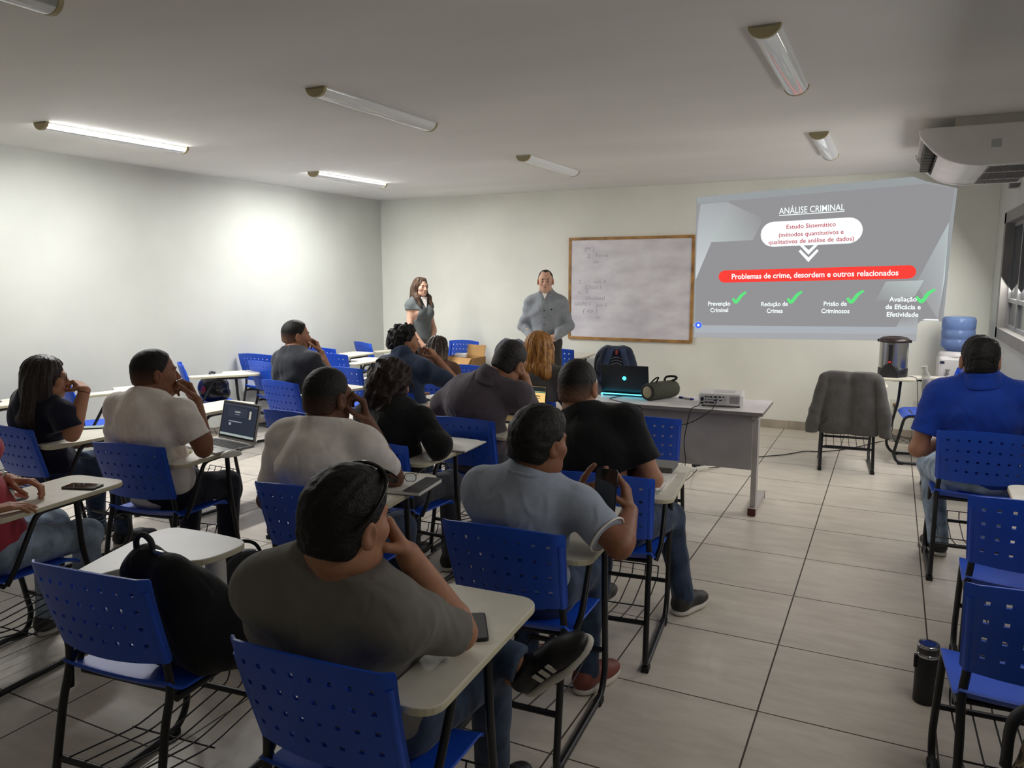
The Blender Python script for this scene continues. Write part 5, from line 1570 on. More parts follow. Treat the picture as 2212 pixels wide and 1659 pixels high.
# ---- standing woman
I = person('standing woman with long brown hair in a grey waistcoat', (-4.93, 7.55), 252, pel=(0, 0.0, 0.93), chest=(0, 0.0, 1.20), neck=(0, -0.005, 1.375), head=(0, 0.025, 1.518), look=(-1.5, 6.4), pitch=0.02, sh=0.142,
           armR=dict(e=(0.175, 0.03, 1.03), w=(0.05, 0.17, 0.81), fix='e', d=(-0.35, 0.35, -0.8), n=(-0.5, -0.8, 0), curl=(.4, .5, .5, .6)), armL=dict(e=(-0.175, 0.03, 1.03), w=(-0.03, 0.18, 0.82), fix='e', d=(0.35, 0.35, -0.8), n=(0.5, -0.8, 0), curl=(.4, .5, .5, .6)),
           kneeL=(-0.09, 0.02, 0.50), kneeR=(0.09, 0.02, 0.50), ankL=(-0.09, 0, 0.09), ankR=(0.09, 0, 0.09), toe=(0, 1, 0), skin='light', shirt=C_vest, sleeve='cap', shirt_kind='waistcoat', trousers=C_vest, shoes=S_black, hair='none', fem=True, hh=0.0035, s=0.93, seed=161, fold=0.002, **ST)
hair_long(I, 'straight', H_long, 10, back=0.36, width=0.07, vol=0.008, front_lock=0.30, h=0.005, amp=0.0022)
bs = I['base']; nb = I['neck'] - bs + I['front'] * 0.085
c = MB(); q = [nb - I['side'] * .05 + V3(0, 0, .03), nb + I['side'] * .05 + V3(0, 0, .03), nb + I['front'] * .045 - V3(0, 0, .10)]
c.add(q + [v + I['front'] * .004 for v in q], [(0, 1, 2), (5, 4, 3), (0, 3, 4, 1), (1, 4, 5, 2), (2, 5, 3, 0)]); c.build('blouse_front', C_white, I['root'])
WOM = I
# ================================================================== TEACHER DESK AND WHAT STANDS ON IT
dk = thing('teacher_desk', 'grey teacher desk with a wide front panel in the middle of the room', 'desk', (-1.345, 5.51, 0), math.radians(1.0))
M_desk = mat('desk_grey_laminate', (226, 222, 222), 0.4, var=0.03)
M_deske = mat('desk_edge_grey', (132, 126, 122), 0.5, var=0.05)
M_panel = mat('desk_panel_grey', (164, 161, 160), 0.5, var=0.04)
M_leg = mat('desk_leg_metal', (184, 180, 178), 0.45, metal=0.2, var=0.08)
b = MB(); b.prism([(-0.61, -0.28), (0.61, -0.28), (0.61, 0.28), (-0.61, 0.28)], 0.715, 0.74, None, 0.003)
b.m = [0 if min(b.v[i][2] for i in f) > 0.7385 else 1 for f in b.f]
b.build('desk_top', [M_desk, M_deske], dk)
MB().box((0, -0.20, 0.52), (1.08, 0.018, 0.385)).build('modesty_panel', M_panel, dk)
for sx in (-1, 1):
    lg = MB().box((sx * 0.555, -0.13, 0.375), (0.035, 0.09, 0.66)).box((sx * 0.555, -0.02, 0.698), (0.04, 0.44, 0.03)).build('leg', M_leg, dk)
    MB().box((sx * 0.555, 0.04, 0.034), (0.05, 0.50, 0.045), bev=0.006).build('foot_bar', M_leg, lg)
    for sy in (-1, 1):
        MB().box((sx * 0.555, 0.04 + sy * 0.245, 0.030), (0.054, 0.014, 0.052), bev=0.004).build('foot_end_cap', mat('cap_red_brown', (84, 34, 28), 0.6, var=0.1), lg)
        MB().lathe([(0.014, 0), (0.014, 0.012)], (sx * 0.555, 0.04 + sy * 0.2, 0), 12).build('glide', M_foot, lg)

M_lap = mat('laptop_dark_shell', (40, 44, 52), 0.35, metal=0.3)
M_cyan = mat('cyan_glow', (70, 220, 250), 0.4, emit=1.6)
def laptop(label, x, y, z, deg, wid, dep, hgt, tilt, m, screen_fn=None, name='laptop', base_m=None, th=0.018):
    """hinge line through (x, y, z) along local x; keys on the -y side, the lid leans back by tilt"""
    o = thing(name, label, 'laptop', (x, y, z), math.radians(deg))
    MB().box((0, -dep / 2, th / 2), (wid, dep, th), bev=0.004).build('base', base_m or m, o)
    R_ = Matrix.Rotation(-math.radians(tilt), 3, 'X')
    c = R_ @ Vector((0, 0, hgt / 2))
    lid = MB().box((0, c.y + 0.002, c.z + th), (wid, 0.009, hgt), R_, bev=0.003).build('lid', m, o)
    return o, R_, lid, th
# gaming laptop: its keys face the front wall, so its lid back faces us
o, R_, lid, th = laptop('black laptop on the teacher desk glowing cyan along its back edge', -1.785, 5.56, 0.74, 182, 0.37, 0.25, 0.225, 12, M_lap)
q = R_ @ Vector((0, 0.0078, 0.125))
MB().lathe([(0.015, 0), (0.015, 0.0015), (0, 0.002)], (q.x, q.y + 0.002, q.z + th), 20, R_ @ Matrix.Rotation(-PI / 2, 3, 'X')).build('lid_emblem', mat('emblem_cyan', (60, 235, 225), 0.4, emit=1.2), lid)
ring = [(-0.175, 0.03, 0.006), (0.175, 0.03, 0.006), (0.18, 0.036, 0.010), (0.175, 0.042, 0.018), (-0.175, 0.042, 0.018), (-0.18, 0.036, 0.010)]
MB().box((0, 0.018, 0.012), (0.34, 0.036, 0.02), bev=0.004).build('rear_vent', M_lap, o)
MB().tube(ring, 0.0035, 8, closed=True).build('light_bar', M_cyan, o)

# bluetooth speaker lying on its side
sp_ = thing('portable_speaker', 'dark green cylindrical speaker lying on the desk beside the laptop', 'speaker', (-1.505, 5.53, 0.74))
ax = Vector((0.14, 0.30, 0)).normalized()
Rz = Matrix((Vector((0, 0, 1)).cross(ax), Vector((0, 0, 1)), ax)).transposed()
cz = Vector((0, 0, 0.066))
M_spk = mat('speaker_green_cloth', (66, 68, 54), 0.85, var=0.12, vscale=60, bump=0.3, bscale=400)
MB().lathe([(0.052, -0.148), (0.060, -0.146), (0.064, -0.13), (0.066, -0.05), (0.066, 0.05), (0.064, 0.13), (0.060, 0.146), (0.052, 0.148)], cz, 32, Rz).build('body', M_spk, sp_)
for s_ in (-1, 1):
    MB().lathe([(0.045, s_ * 0.1485), (0.058, s_ * 0.1485), (0.058, s_ * 0.152), (0.045, s_ * 0.152), (0.045, s_ * 0.1485)], cz, 32, Rz).build('end_ring', mat('rubber_black', (26, 27, 25), 0.7), sp_)
    MB().lathe([(0.0, s_ * 0.146), (0.036, s_ * 0.147), (0.043, s_ * 0.143)][::s_] if False else [(0.043, s_ * 0.149), (0.036, s_ * 0.152), (0.0, s_ * 0.153)], cz, 28, Rz).build('bass_cone', mat('cone_beige', (158, 150, 118), 0.5, var=0.04), sp_)
p0 = cz + ax * -0.11; p1 = cz + ax * 0.10
MB().tube(catmull([p0 + Vector((0, 0, 0.062)), p0 + Vector((0.03, 0.0, 0.095)), p0 + Vector((0.05, 0.02, 0.105)), p0 + Vector((0.035, 0.04, 0.075)), p0 + Vector((0.02, 0.05, 0.062))], 4), 0.006, 6).build('strap', mat('strap_black', (20, 20, 20), 0.8), sp_)
MB().tube(catmull([p1 + Vector((-0.03, -0.03, 0.062)), p1 + Vector((-0.03, 0.0, 0.085)), p1 + Vector((0.0, 0.01, 0.095)), p1 + Vector((0.04, 0.02, 0.092)), p1 + Vector((0.045, 0.02, 0.078)), p1 + Vector((0.02, 0.0, 0.062))], 4), 0.009, 6).build('strap', mat('strap_black', (20, 20, 20), 0.8), sp_)

# marker pen
mk = thing('marker_pen', 'blue and white whiteboard marker lying on the desk before the projector', 'pen', (-1.325, 5.60, 0.7475), math.atan2(-0.06, 0.125))
Rx = Matrix.Rotation(PI / 2, 3, 'Y')
MB().lathe([(0.0075, -0.035), (0.0075, 0.035)], (0, 0, 0), 14, Rx).build('barrel', mat('marker_white', (220, 220, 226), 0.4), mk)
MB().lathe([(0.0, -0.072), (0.007, -0.07), (0.0082, -0.034)], (0, 0, 0), 14, Rx).build('cap', mat('marker_blue', (40, 50, 170), 0.4), mk)
MB().lathe([(0.0076, 0.035), (0.006, 0.062), (0.003, 0.066), (0, 0.067)], (0, 0, 0), 14, Rx).build('end_plug', mat('marker_blue', (40, 50, 170), 0.4), mk)

# projector, connectors towards us
pj = thing('projector', 'white projector at the right end of the teacher desk, connectors facing the audience', 'projector', (-1.045, 5.47, 0.74), math.radians(7))
M_pj = mat('projector_white', (214, 212, 210), 0.4, var=0.02)
M_port = mat('port_black', (24, 24, 26), 0.5)
b = MB()
pr = [(-0.15, -0.115), (-0.135, -0.125), (0.13, -0.125), (0.15, -0.105), (0.15, 0.10), (0.13, 0.125), (-0.13, 0.125), (-0.15, 0.10)]
b.prism(pr, 0.012, 0.095, None, 0.012); b.build('housing', M_pj, pj)
MB().box((0.02, 0.0, 0.0957), (0.14, 0.12, 0.002), bev=0.0005).build('lamp_cover', mat('projector_grey', (190, 188, 188), 0.4), pj)
MB().box((-0.05, -0.126, 0.05), (0.17, 0.003, 0.062)).build('port_panel', mat('port_panel', (196, 194, 194), 0.5), pj)
for px, pz, w_, h_ in ((-0.125, 0.055, 0.022, 0.024), (-0.098, 0.072, 0.014, 0.008), (-0.08, 0.072, 0.008, 0.008), (-0.064, 0.072, 0.012, 0.010), (-0.035, 0.072, 0.022, 0.009), (-0.006, 0.073, 0.016, 0.010), (0.018, 0.073, 0.012, 0.006), (-0.1, 0.052, 0.007, 0.007), (-0.083, 0.053, 0.007, 0.007), (-0.07, 0.053, 0.007, 0.007), (-0.057, 0.053, 0.007, 0.007), (-0.035, 0.05, 0.024, 0.010), (-0.095, 0.033, 0.026, 0.010), (-0.06, 0.033, 0.034, 0.011), (-0.028, 0.034, 0.008, 0.008), (0.0, 0.05, 0.02, 0.008), (0.03, 0.055, 0.006, 0.006), (-0.125, 0.028, 0.024, 0.010)):
    MB().box((px, -0.1275, pz), (w_, 0.003, h_)).build('port', M_port, pj)
b = MB()
for k in range(11): b.box((0.062 + k * 0.006, -0.1262, 0.055), (0.0022, 0.002, 0.05))
b.build('vent_slots', mat('vent_grey', (120, 118, 118), 0.6), pj)
MB().lathe([(0.030, 0), (0.034, 0.012), (0.030, 0.014), (0.0, 0.008)], (-0.06, 0.125, 0.055), 24, Matrix.Rotation(-PI / 2, 3, 'X')).build('lens', mat('lens_glass', (30, 34, 60), 0.05), pj)
for sx in (-1, 1):
    for sy in (-1, 1): MB().lathe([(0.010, 0), (0.010, 0.013)], (sx * 0.12, sy * 0.09, 0), 12).build('foot', M_foot, pj)

# cables and power strip
M_cab = mat('cable_black', (22, 22, 24), 0.5)
def cable(label, pts, r=0.0032, n=6, m=None, name='cable'):
    return tag(MB().tube(catmull(pts, n), r, 6).build(name, m or M_cab), label, 'cable', None)
cable('black cable hanging from the left side of the projector down to the power strip', [(-1.155, 5.325, 0.79), (-1.165, 5.29, 0.755), (-1.20, 5.21, 0.735), (-1.225, 5.205, 0.62), (-1.24, 5.20, 0.50), (-1.225, 5.20, 0.36), (-1.29, 5.35, 0.20), (-1.38, 5.75, 0.06), (-1.40, 6.15, 0.012), (-1.40, 6.38, 0.02)])
cable('black cable looping from the projector back under the desk top', [(-1.05, 5.335, 0.80), (-1.06, 5.26, 0.75), (-1.08, 5.20, 0.725), (-1.18, 5.19, 0.655), (-1.27, 5.195, 0.625), (-1.37, 5.205, 0.64), (-1.42, 5.215, 0.655), (-1.425, 5.235, 0.60), (-1.43, 5.26, 0.45), (-1.45, 5.29, 0.30), (-1.46, 5.7, 0.03), (-1.45, 6.3, 0.01)])
cable('black cable running from the laptop over the front edge of the desk', [(-1.78, 5.515, 0.748), (-1.83, 5.44, 0.7435), (-1.84, 5.36, 0.7435), (-1.74, 5.27, 0.7435), (-1.62, 5.215, 0.742), (-1.55, 5.20, 0.72), (-1.55, 5.20, 0.66), (-1.56, 5.20, 0.55), (-1.57, 5.24, 0.35), (-1.55, 5.6, 0.04), (-1.48, 6.3, 0.01)])
cable('dark extension lead across the floor towards the hung jacket', [(-1.36, 6.47, 0.012), (-1.25, 6.62, 0.006), (-1.18, 6.85, 0.006), (-1.02, 7.12, 0.006), (-0.82, 7.32, 0.006), (-0.66, 7.55, 0.006), (-0.50, 7.62, 0.006), (-0.30, 7.85, 0.006), (-0.05, 8.30, 0.006), (0.06, 8.56, 0.02), (0.08, 8.61, 0.33)], 0.0042)
ps = thing('power_strip', 'white power strip with black plugs on the floor under the desk', 'power strip', (-1.40, 6.43, 0), math.radians(60))
MB().box((0, 0, 0.019), (0.19, 0.055, 0.038), bev=0.006).build('housing', M_sock, ps)
for k in range(3): MB().box((-0.055 + 0.05 * k, 0, 0.052), (0.03, 0.034, 0.03), bev=0.005).build('plug', M_cab, ps)

# ------------------------------------------------------------------ front of the room
def soft(name, f, m, label, cat, loc, h=0.008, group=None):
    """root empty at loc plus a first soft body part; f is in world space"""
    o = thing(name, label, cat, loc, 0, group)
    sdf_obj(m[0], f, h, m[1], o, V3(loc))
    return o
# suit jacket over the chair back
jb = V3(-0.27, 6.88, 0)
f = SDF(); X, Yv, Z = V3(1, 0, 0), V3(0, 1, 0), V3(0, 0, 1)
fl = (Yv, 0.55)
for s_ in (-1, 1):
    f.cone(jb + V3(s_ * 0.10, 0.01, 0.80), jb + V3(s_ * 0.115, -0.02, 0.40), 0.105, 0.13, 0.05, 0, fl)
    f.cone(jb + V3(s_ * 0.05, 0.0, 0.80), jb + V3(s_ * 0.19, 0.0, 0.800), 0.055, 0.045, 0.03)
    f.cone(jb + V3(s_ * 0.205, -0.005, 0.785), jb + V3(s_ * 0.262 + .0, -0.03, 0.52), 0.046, 0.052, 0.012)
    f.cone(jb + V3(s_ * 0.262, -0.03, 0.52), jb + V3(s_ * 0.285, -0.05, 0.325), 0.052, 0.050, 0.012)
f.noise(0.004, (20, 28, 36, 50), 5); f.wrinkle(0.003, jb + V3(0, 0, 0.6), X, Z, 3)
f.plane(jb + V3(0, 0, 0.335), -Z, 0.006); f.plane(jb + V3(0, 0, 0.858), Z, 0.02)
M_jack = CLOTH('suit_grey', (84, 82, 80), 0.08)
jk = soft('suit_jacket', f, ('jacket_body', M_jack), 'grey suit jacket hung over the back of a chair, sleeves dangling', 'jacket', tuple(jb + V3(0, 0, 0.335)), 0.007)
MB().tube([(-0.20, -0.105, 0.10), (-0.155, -0.115, 0.155), (-0.15, -0.115, 0.13), (-0.20, -0.108, 0.085)], 0.004, 6, closed=True).build('pocket_flap', CLOTH('suit_dark', (50, 49, 48)), jk)

# coffee urn on the sideways chair's board
ur = thing('coffee_urn', 'steel coffee urn with black lid and base on a chair board', 'coffee urn', (0.035, 7.775, 0.735), math.radians(-12))
M_steel = mat('steel_brushed', (190, 188, 184), 0.22, metal=1.0, bump=0.03, bscale=300, stretch=(1, 1, 0.02))
M_ub = mat('urn_black', (26, 26, 27), 0.4)
MB().lathe([(0.118, 0), (0.124, 0.01), (0.124, 0.075), (0.119, 0.08)], n=40).build('base', M_ub, ur)
MB().lathe([(0.119, 0.08), (0.119, 0.31)], n=40).build('body', M_steel, ur)
MB().lathe([(0.119, 0.31), (0.128, 0.312), (0.130, 0.325), (0.124, 0.340), (0.10, 0.356), (0.075, 0.360), (0.07, 0.345), (0.0, 0.344)], n=40).build('lid', mat('urn_lid', (44, 32, 30), 0.35), ur)
for s_ in (-1, 1): MB().lathe([(0.012, -0.012), (0.012, 0.012)], (s_ * 0.132, 0, 0.322), 10).build('lid_handle', M_ub, ur)
b = MB(); pts = [(-0.082, 0.0), (-0.078, 0.05), (-0.06, 0.09), (-0.035, 0.115), (0, 0.125), (0.035, 0.115), (0.06, 0.09), (0.078, 0.05), (0.082, 0.0)]
b.prism(pts, 0, 0.06, Matrix(((1, 0, 0, 0), (0, 0, -1, -0.085), (0, 1, 0, 0.003), (0, 0, 0, 1))), 0.01); b.build('spout_housing', M_ub, ur)
MB().box((0, -0.121, 0.20), (0.034, 0.012, 0.19), bev=0.004).build('level_gauge', M_ub, ur)
MB().box((0, -0.138, 0.138), (0.022, 0.03, 0.016), bev=0.004).build('tap_lever', mat('tap_red', (190, 40, 40), 0.4), ur)
cable('black cord drooping from the coffee urn board', [(0.15, 7.74, 0.745), (0.20, 7.66, 0.75), (0.23, 7.60, 0.735), (0.245, 7.575, 0.60), (0.255, 7.58, 0.40), (0.26, 7.85, 0.2), (0.28, 8.45, 0.28), (0.28, 8.60, 0.33)], 0.003)

# water cooler with its bottle
wc = thing('water_cooler', 'white water cooler in the right front corner behind the coffee urn', 'water cooler', (0.565, 8.27, 0), math.radians(0))
M_wc = mat('cooler_white', (214, 212, 210), 0.35, var=0.02)
b = MB(); b.box((0, 0, 0.45), (0.31, 0.31, 0.90), bev=0.03); b.build('cabinet', M_wc, wc)
MB().lathe([(0.152, 0.895), (0.15, 0.925), (0.12, 0.945), (0.08, 0.94)], n=36).build('top_collar', M_wc, wc)
MB().box((0, -0.153, 0.62), (0.24, 0.008, 0.14), bev=0.003).build('dispensing_bay', mat('bay_grey', (176, 174, 172), 0.4), wc)
MB().box((-0.12, -0.1565, 0.845), (0.036, 0.004, 0.022)).build('badge', mat('badge_navy', (34, 38, 60), 0.4), wc)
for x in (-0.075, 0.02):
    t_ = MB().tube(smooth_path([(x, -0.15, 0.765), (x, -0.195, 0.765), (x, -0.20, 0.735)], 0.012), 0.010, 10).build('tap', mat('tap_grey', (120, 120, 118), 0.3, metal=0.6), wc)
    MB().box((x, -0.195, 0.782), (0.042, 0.012, 0.012), bev=0.004).build('tap_handle', mat('tap_grey', (120, 120, 118), 0.3, metal=0.6), t_)
wbm = clear_mat('water_bottle_blue', (150, 178, 226), 0.55, 0.1)
bt = thing('water_bottle', 'big blue water bottle upside down on the white cooler', 'bottle', (0.565, 8.27, 0.90))
prof = [(0.03, 0.0), (0.045, 0.02), (0.10, 0.055), (0.138, 0.085), (0.142, 0.10), (0.142, 0.15), (0.135, 0.16), (0.142, 0.17), (0.142, 0.235), (0.134, 0.245), (0.142, 0.255), (0.142, 0.335), (0.130, 0.36), (0.09, 0.368), (0.0, 0.362)]
MB().lathe(prof, n=40).build('shell', wbm, bt)
MB().lathe([(0.028, 0.012), (0.10, 0.062), (0.134, 0.09), (0.136, 0.23), (0.0, 0.231)], n=36).build('water', clear_mat('water_blue', (170, 196, 232), 0.8, 0.05), bt)

# clear bag of stacked cups on the hidden chair
pb = thing('plastic_bag', 'long clear plastic bag of cups leaning on a chair beside the coffee urn', 'bag', (0.335, 6.52, 0.455))
M_clear = clear_mat('clear_plastic', (226, 226, 222), 0.72, 0.12)
a_, b_ = Vector((0, 0, 0.0)), Vector((-0.10, -0.06, 0.52))
dv = (b_ - a_)
b = MB(); b.tube([a_ + dv * t + Vector((0.006 * math.sin(9 * t), 0.005 * math.cos(11 * t), 0)) for t in [k / 14 for k in range(15)]], [0.050 - 0.0018 * k + 0.004 * math.sin(k * 2.1) for k in range(13)] + [0.016, 0.022], 12); b.build('film', M_clear, pb)
for k in range(8):
    t = 0.08 + 0.09 * k
    MB().lathe([(0.018, 0), (0.027, 0.06)], a_ + dv * t, 14, dv.to_track_quat('Z', 'Y').to_matrix()).build('cup', mat('cup_white', (210, 208, 206), 0.4, alpha=0.85), pb)

# blue backpack on the padded chair
def pack(label, c, yaw, sz, m, name='backpack', lean=0.0):
    w_, d_, h_ = sz
    R3 = Matrix.Rotation(yaw, 3, 'Z') @ Matrix.Rotation(lean, 3, 'X')
    A_ = np.array(R3.transposed())
    P = lambda x, y, z: V3(c) + V3(x, y, z) @ A_
    f = SDF()
    for s_ in (-1, 1):
        f.cone(P(s_ * w_ * .24, 0, d_ * .5), P(s_ * w_ * .20, 0, h_ - d_ * .55), d_ * .55, d_ * .46, 0.06)
    f.ell(P(0, 0, h_ * .45), V3(w_ * .5, d_ * .55, h_ * .42), A_, 0.05)
    f.ell(P(0, d_ * .42, h_ * .33), V3(w_ * .36, d_ * .32, h_ * .28), A_, 0.03)
    f.noise(0.004, (18, 26, 40), 4)
    f.plane(V3(c) + V3(0, 0, 0.002), V3(0, 0, -1), 0.004)
    o = thing(name, label, 'backpack', tuple(c))
    sdf_obj('pack_body', f, 0.009, m, o, V3(c))
    return o, P, A_
M_bpn = CLOTH('pack_navy', (38, 46, 66), 0.15); M_bpk = CLOTH('pack_black', (17, 17, 19), 0.2); M_strap = CLOTH('strap_navy', (52, 64, 92), 0.1)
seatc = (-2.585, 7.74, 0.468)
o, P, A_ = pack('dark blue backpack with padded straps on a grey chair below the whiteboard', seatc, math.radians(14), (0.43, 0.18, 0.46), M_bpn, lean=-0.12)
def band(b, pts, wd, th, side):
    """flat strap following a path"""
    P_ = [Vector(tuple(p)) for p in catmull(pts, 5)]
    side = Vector(tuple(side)); vs = []; fs = []
    for i, p in enumerate(P_):
        t = (P_[min(i + 1, len(P_) - 1)] - P_[max(i - 1, 0)]).normalized(); n = t.cross(side).normalized()
        for a, c in ((-1, -1), (1, -1), (1, 1), (-1, 1)): vs.append(p + side * a * wd / 2 + n * c * th / 2)
    for i in range(len(P_) - 1):
        for k in range(4): fs.append((i * 4 + k, i * 4 + (k + 1) % 4, i * 4 + 4 + (k + 1) % 4, i * 4 + 4 + k))
    fs += [(0, 1, 2, 3), tuple(len(vs) - 4 + k for k in (3, 2, 1, 0))]
    return b.add(vs, fs, True)
for s_ in (-1, 1):
    b = MB(); band(b, [P(s_ * .055, -.075, .42) - V3(seatc), P(s_ * .075, -.118, .36) - V3(seatc), P(s_ * .105, -.125, .26) - V3(seatc), P(s_ * .13, -.115, .15) - V3(seatc), P(s_ * .15, -.09, .06) - V3(seatc)], 0.062, 0.014, A_[0]); b.build('shoulder_strap', M_strap, o)
MB().box(tuple(P(0.0, -.100, .37) - V3(seatc)), (0.022, 0.012, 0.045)).build('tag', mat('tag_red', (150, 50, 48), 0.6), o)
for k in range(5):
    z = .18 + .03 * k
    b = MB(); b.tube([P(-.06, -.105, z) - V3(seatc), P(0, -.112, z + .02) - V3(seatc), P(.06, -.105, z) - V3(seatc)], 0.006, 6); b.build('mesh_ridge', mat('ridge_grey', (92, 92, 96), 0.8), o)
MB().tube(catmull([P(-.19, -.03, .34) - V3(seatc), P(-.225, -.05, .27) - V3(seatc), P(-.22, -.06, .18) - V3(seatc), P(-.185, -.06, .12) - V3(seatc)], 4), 0.006, 6).build('side_strap', M_bpk, o)

# cardboard box on the chair by the wall
cbx = thing('cardboard_box', 'open cardboard box on a blue chair by the front wall', 'box', (-4.60, 8.06, 0.462), math.radians(-8))
M_cb = mat('cardboard', (188, 146, 92), 0.8, var=0.08, vscale=8)
w_, d_, h_ = 0.37, 0.28, 0.215
for nm, c, dd in (('side', (0, -d_ / 2, h_ / 2), (w_, 0.005, h_)), ('side', (0, d_ / 2, h_ / 2), (w_, 0.005, h_)), ('side', (-w_ / 2, 0, h_ / 2), (0.005, d_, h_)), ('side', (w_ / 2, 0, h_ / 2), (0.005, d_, h_)), ('bottom', (0, 0, 0.003), (w_, d_, 0.005))):
    MB().box(c, dd).build(nm, M_cb, cbx)
MB().box((0.03, d_ / 2 + 0.02, h_ + 0.065), (w_ - .10, 0.004, 0.135), Matrix.Rotation(-0.28, 3, 'X')).build('flap', M_cb, cbx)
MB().box((0, -d_ / 2 - 0.045, h_ - 0.045), (w_, 0.004, 0.12), Matrix.Rotation(-0.75, 3, 'X')).build('flap', M_cb, cbx)
MB().box((-w_ / 2 - 0.05, 0, h_ - 0.03), (0.12, d_, 0.004), Matrix.Rotation(0.6, 3, 'Y') if False else Matrix.Rotation(-0.6, 3, 'Y')).build('flap', M_cb, cbx)
MB().box((0.06, -d_ / 2 - 0.003, h_ * 0.72), (0.07, 0.002, 0.016)).build('printed_mark', mat('print_brown', (110, 78, 44), 0.8), cbx)
ppk = tag(MB().box((-4.66, 8.04, 0.69), (0.15, 0.11, 0.05), Matrix.Rotation(0.3, 3, 'Z'), bev=0.01).build('paper_pack', mat('pack_white', (206, 204, 200), 0.6)), 'white pack sticking out of the cardboard box', 'paper pack')

# black bag standing on the board in the left front corner
f = SDF(); c = V3(-5.60, 7.93, 0.735)
f.cone(c + V3(0, 0, .06), c + V3(.0, 0, .17), .075, .055, 0.02); f.ell(c + V3(.03, -.01, .09), V3(.08, .06, .09), None, 0.03); f.noise(.006, (30, 44, 60), 2); f.plane(c + V3(0, 0, .001), V3(0, 0, -1))
o = soft('black_bag', f, ('bag_body', M_bpk), 'small black bag on a chair board in the left front corner', 'bag', tuple(c))
MB().tube(catmull([(-.04, 0, .20), (-.02, 0, .25), (.02, 0, .255), (.045, 0, .20)], 4), 0.006, 6).build('handle', M_bpk, o)

# motorcycle helmet
hc = V3(-5.78, 5.24, 0.456)
f = SDF(); f.ell(hc + V3(0, 0, .135), V3(.125, .145, .13), None, 0); f.ell(hc + V3(.02, .02, .075), V3(.118, .14, .09), None, .03)
f.plane(hc + V3(0, 0, .004), V3(0, 0, -1), .01)
o = soft('motorcycle_helmet', f, ('shell', mat('helmet_black', (26, 27, 30), 0.18)), 'black motorcycle helmet with a red mark on a seat by the left wall', 'helmet', tuple(hc), 0.006)
f = SDF(); f.ell(hc + V3(0.006, 0.008, .140), V3(.128, .148, .118), None, 0); f.plane(hc + V3(.06, .02, 0), V3(-.85, -.5, 0), .004); f.plane(hc + V3(0, 0, .095), V3(0, 0, -1), .004); f.plane(hc + V3(0, 0, .205), V3(0, 0, 1), .004)
sdf_obj('visor', f, 0.006, mat('visor_smoke', (44, 48, 54), 0.08), o, hc)
b = MB(); b.lathe([(0.034, 0), (0.030, 0.003), (0, 0.004)], (0.028, -0.142, 0.135), 18, Matrix.Rotation(PI / 2 - .1, 3, 'X')); b.build('emblem', mat('emblem_red', (150, 30, 40), 0.4), o)
MB().tube(catmull([(-.03, 0, .262), (-.05, .03, .278), (-.02, .06, .27)], 4), .012, 8).build('top_vent', mat('helmet_vent', (60, 62, 66), .4), o)

# sheet of paper in the standing woman's hands
S_, E_, W_, hd, hn, rt, arm = WOM['arms'][0]
pp = W_ + hd * 0.09 + WOM['front'] * 0.02
b = MB(); b.box((0, 0, 0), (0.15, 0.0012, 0.20)); o = b.build('paper_sheet', mat('paper_white', (228, 227, 222), 0.7)); o.location = tuple(pp); o.rotation_euler = (0.25, 0.15, math.radians(240))
tag(o, 'white sheet held by the standing woman in the grey waistcoat dress', 'paper')
# ================================================================== THINGS ON THE CHAIR BOARDS AND ON THE FLOOR
M_paper = mat('paper_white', (228, 227, 222), 0.7)
M_alu2 = mat('laptop_silver', (176, 176, 174), 0.35, metal=0.4)
M_key = mat('keys_dark', (60, 60, 62), 0.6)
M_scr = mat('screen_navy', (38, 46, 62), 0.25, emit=0.25)
ZT = 0.735
# silver laptop with dark screen
o, R_, lid, th = laptop('open silver laptop with a dark screen beside the man in profile', -3.195, 3.035, ZT, -10, 0.335, 0.225, 0.215, 14, M_alu2, base_m=M_alu2, th=0.014)
def on_lid(x, z, w_, h_, m, nm, off=0.0052):
    c = R_ @ Vector((x, -off, z))
    return MB().box((c.x, c.y + 0.002, c.z + th), (w_, 0.0008, h_), R_).build(nm, m, lid)
on_lid(0, 0.110, 0.320, 0.195, mat('bezel_black', (20, 21, 24), 0.3), 'bezel', 0.0048)
on_lid(0, 0.112, 0.306, 0.180, M_scr, 'screen', 0.0054)
for x, z, w_, h_, col in ((0.0, 0.196, 0.306, 0.010, (60, 66, 80)), (-0.02, 0.155, 0.17, 0.05, (48, 56, 74)), (-0.02, 0.158, 0.05, 0.008, (190, 196, 190)), (-0.02, 0.144, 0.04, 0.004, (150, 156, 160)), (-0.03, 0.104, 0.12, 0.006, (140, 146, 160)), (-0.075, 0.088, 0.02, 0.014, (170, 176, 180)), (0.095, 0.150, 0.016, 0.044, (196, 196, 180)), (0.0, 0.030, 0.306, 0.012, (176, 190, 184))):
    on_lid(x, z, w_, h_, mat('screen_%d' % col[0], col, 0.3, emit=0.22), 'screen_item', 0.0060)
for r_ in range(5):
    b = MB()
    for k in range(14): b.box((-0.145 + k * 0.0223, -0.035 - r_ * 0.021, th + 0.0012), (0.0175, 0.0165, 0.0026))
    b.build('key_row', M_key, o)
MB().box((0, -0.180, th + 0.0004), (0.10, 0.062, 0.001)).build('touchpad', mat('touchpad', (160, 160, 158), 0.3), o)
ms = thing('computer_mouse', 'white computer mouse in front of the open silver laptop', 'mouse', (-2.985, 2.80, ZT), math.radians(-20))
f = SDF(); f.ell(V3(0, 0, 0.004), V3(0.031, 0.056, 0.031), None, 0); f.plane(V3(0, 0, 0.001), V3(0, 0, -1), 0.002); sdf_obj('shell', f, 0.004, mat('mouse_white', (216, 214, 208), 0.35), ms, V3(0, 0, 0))
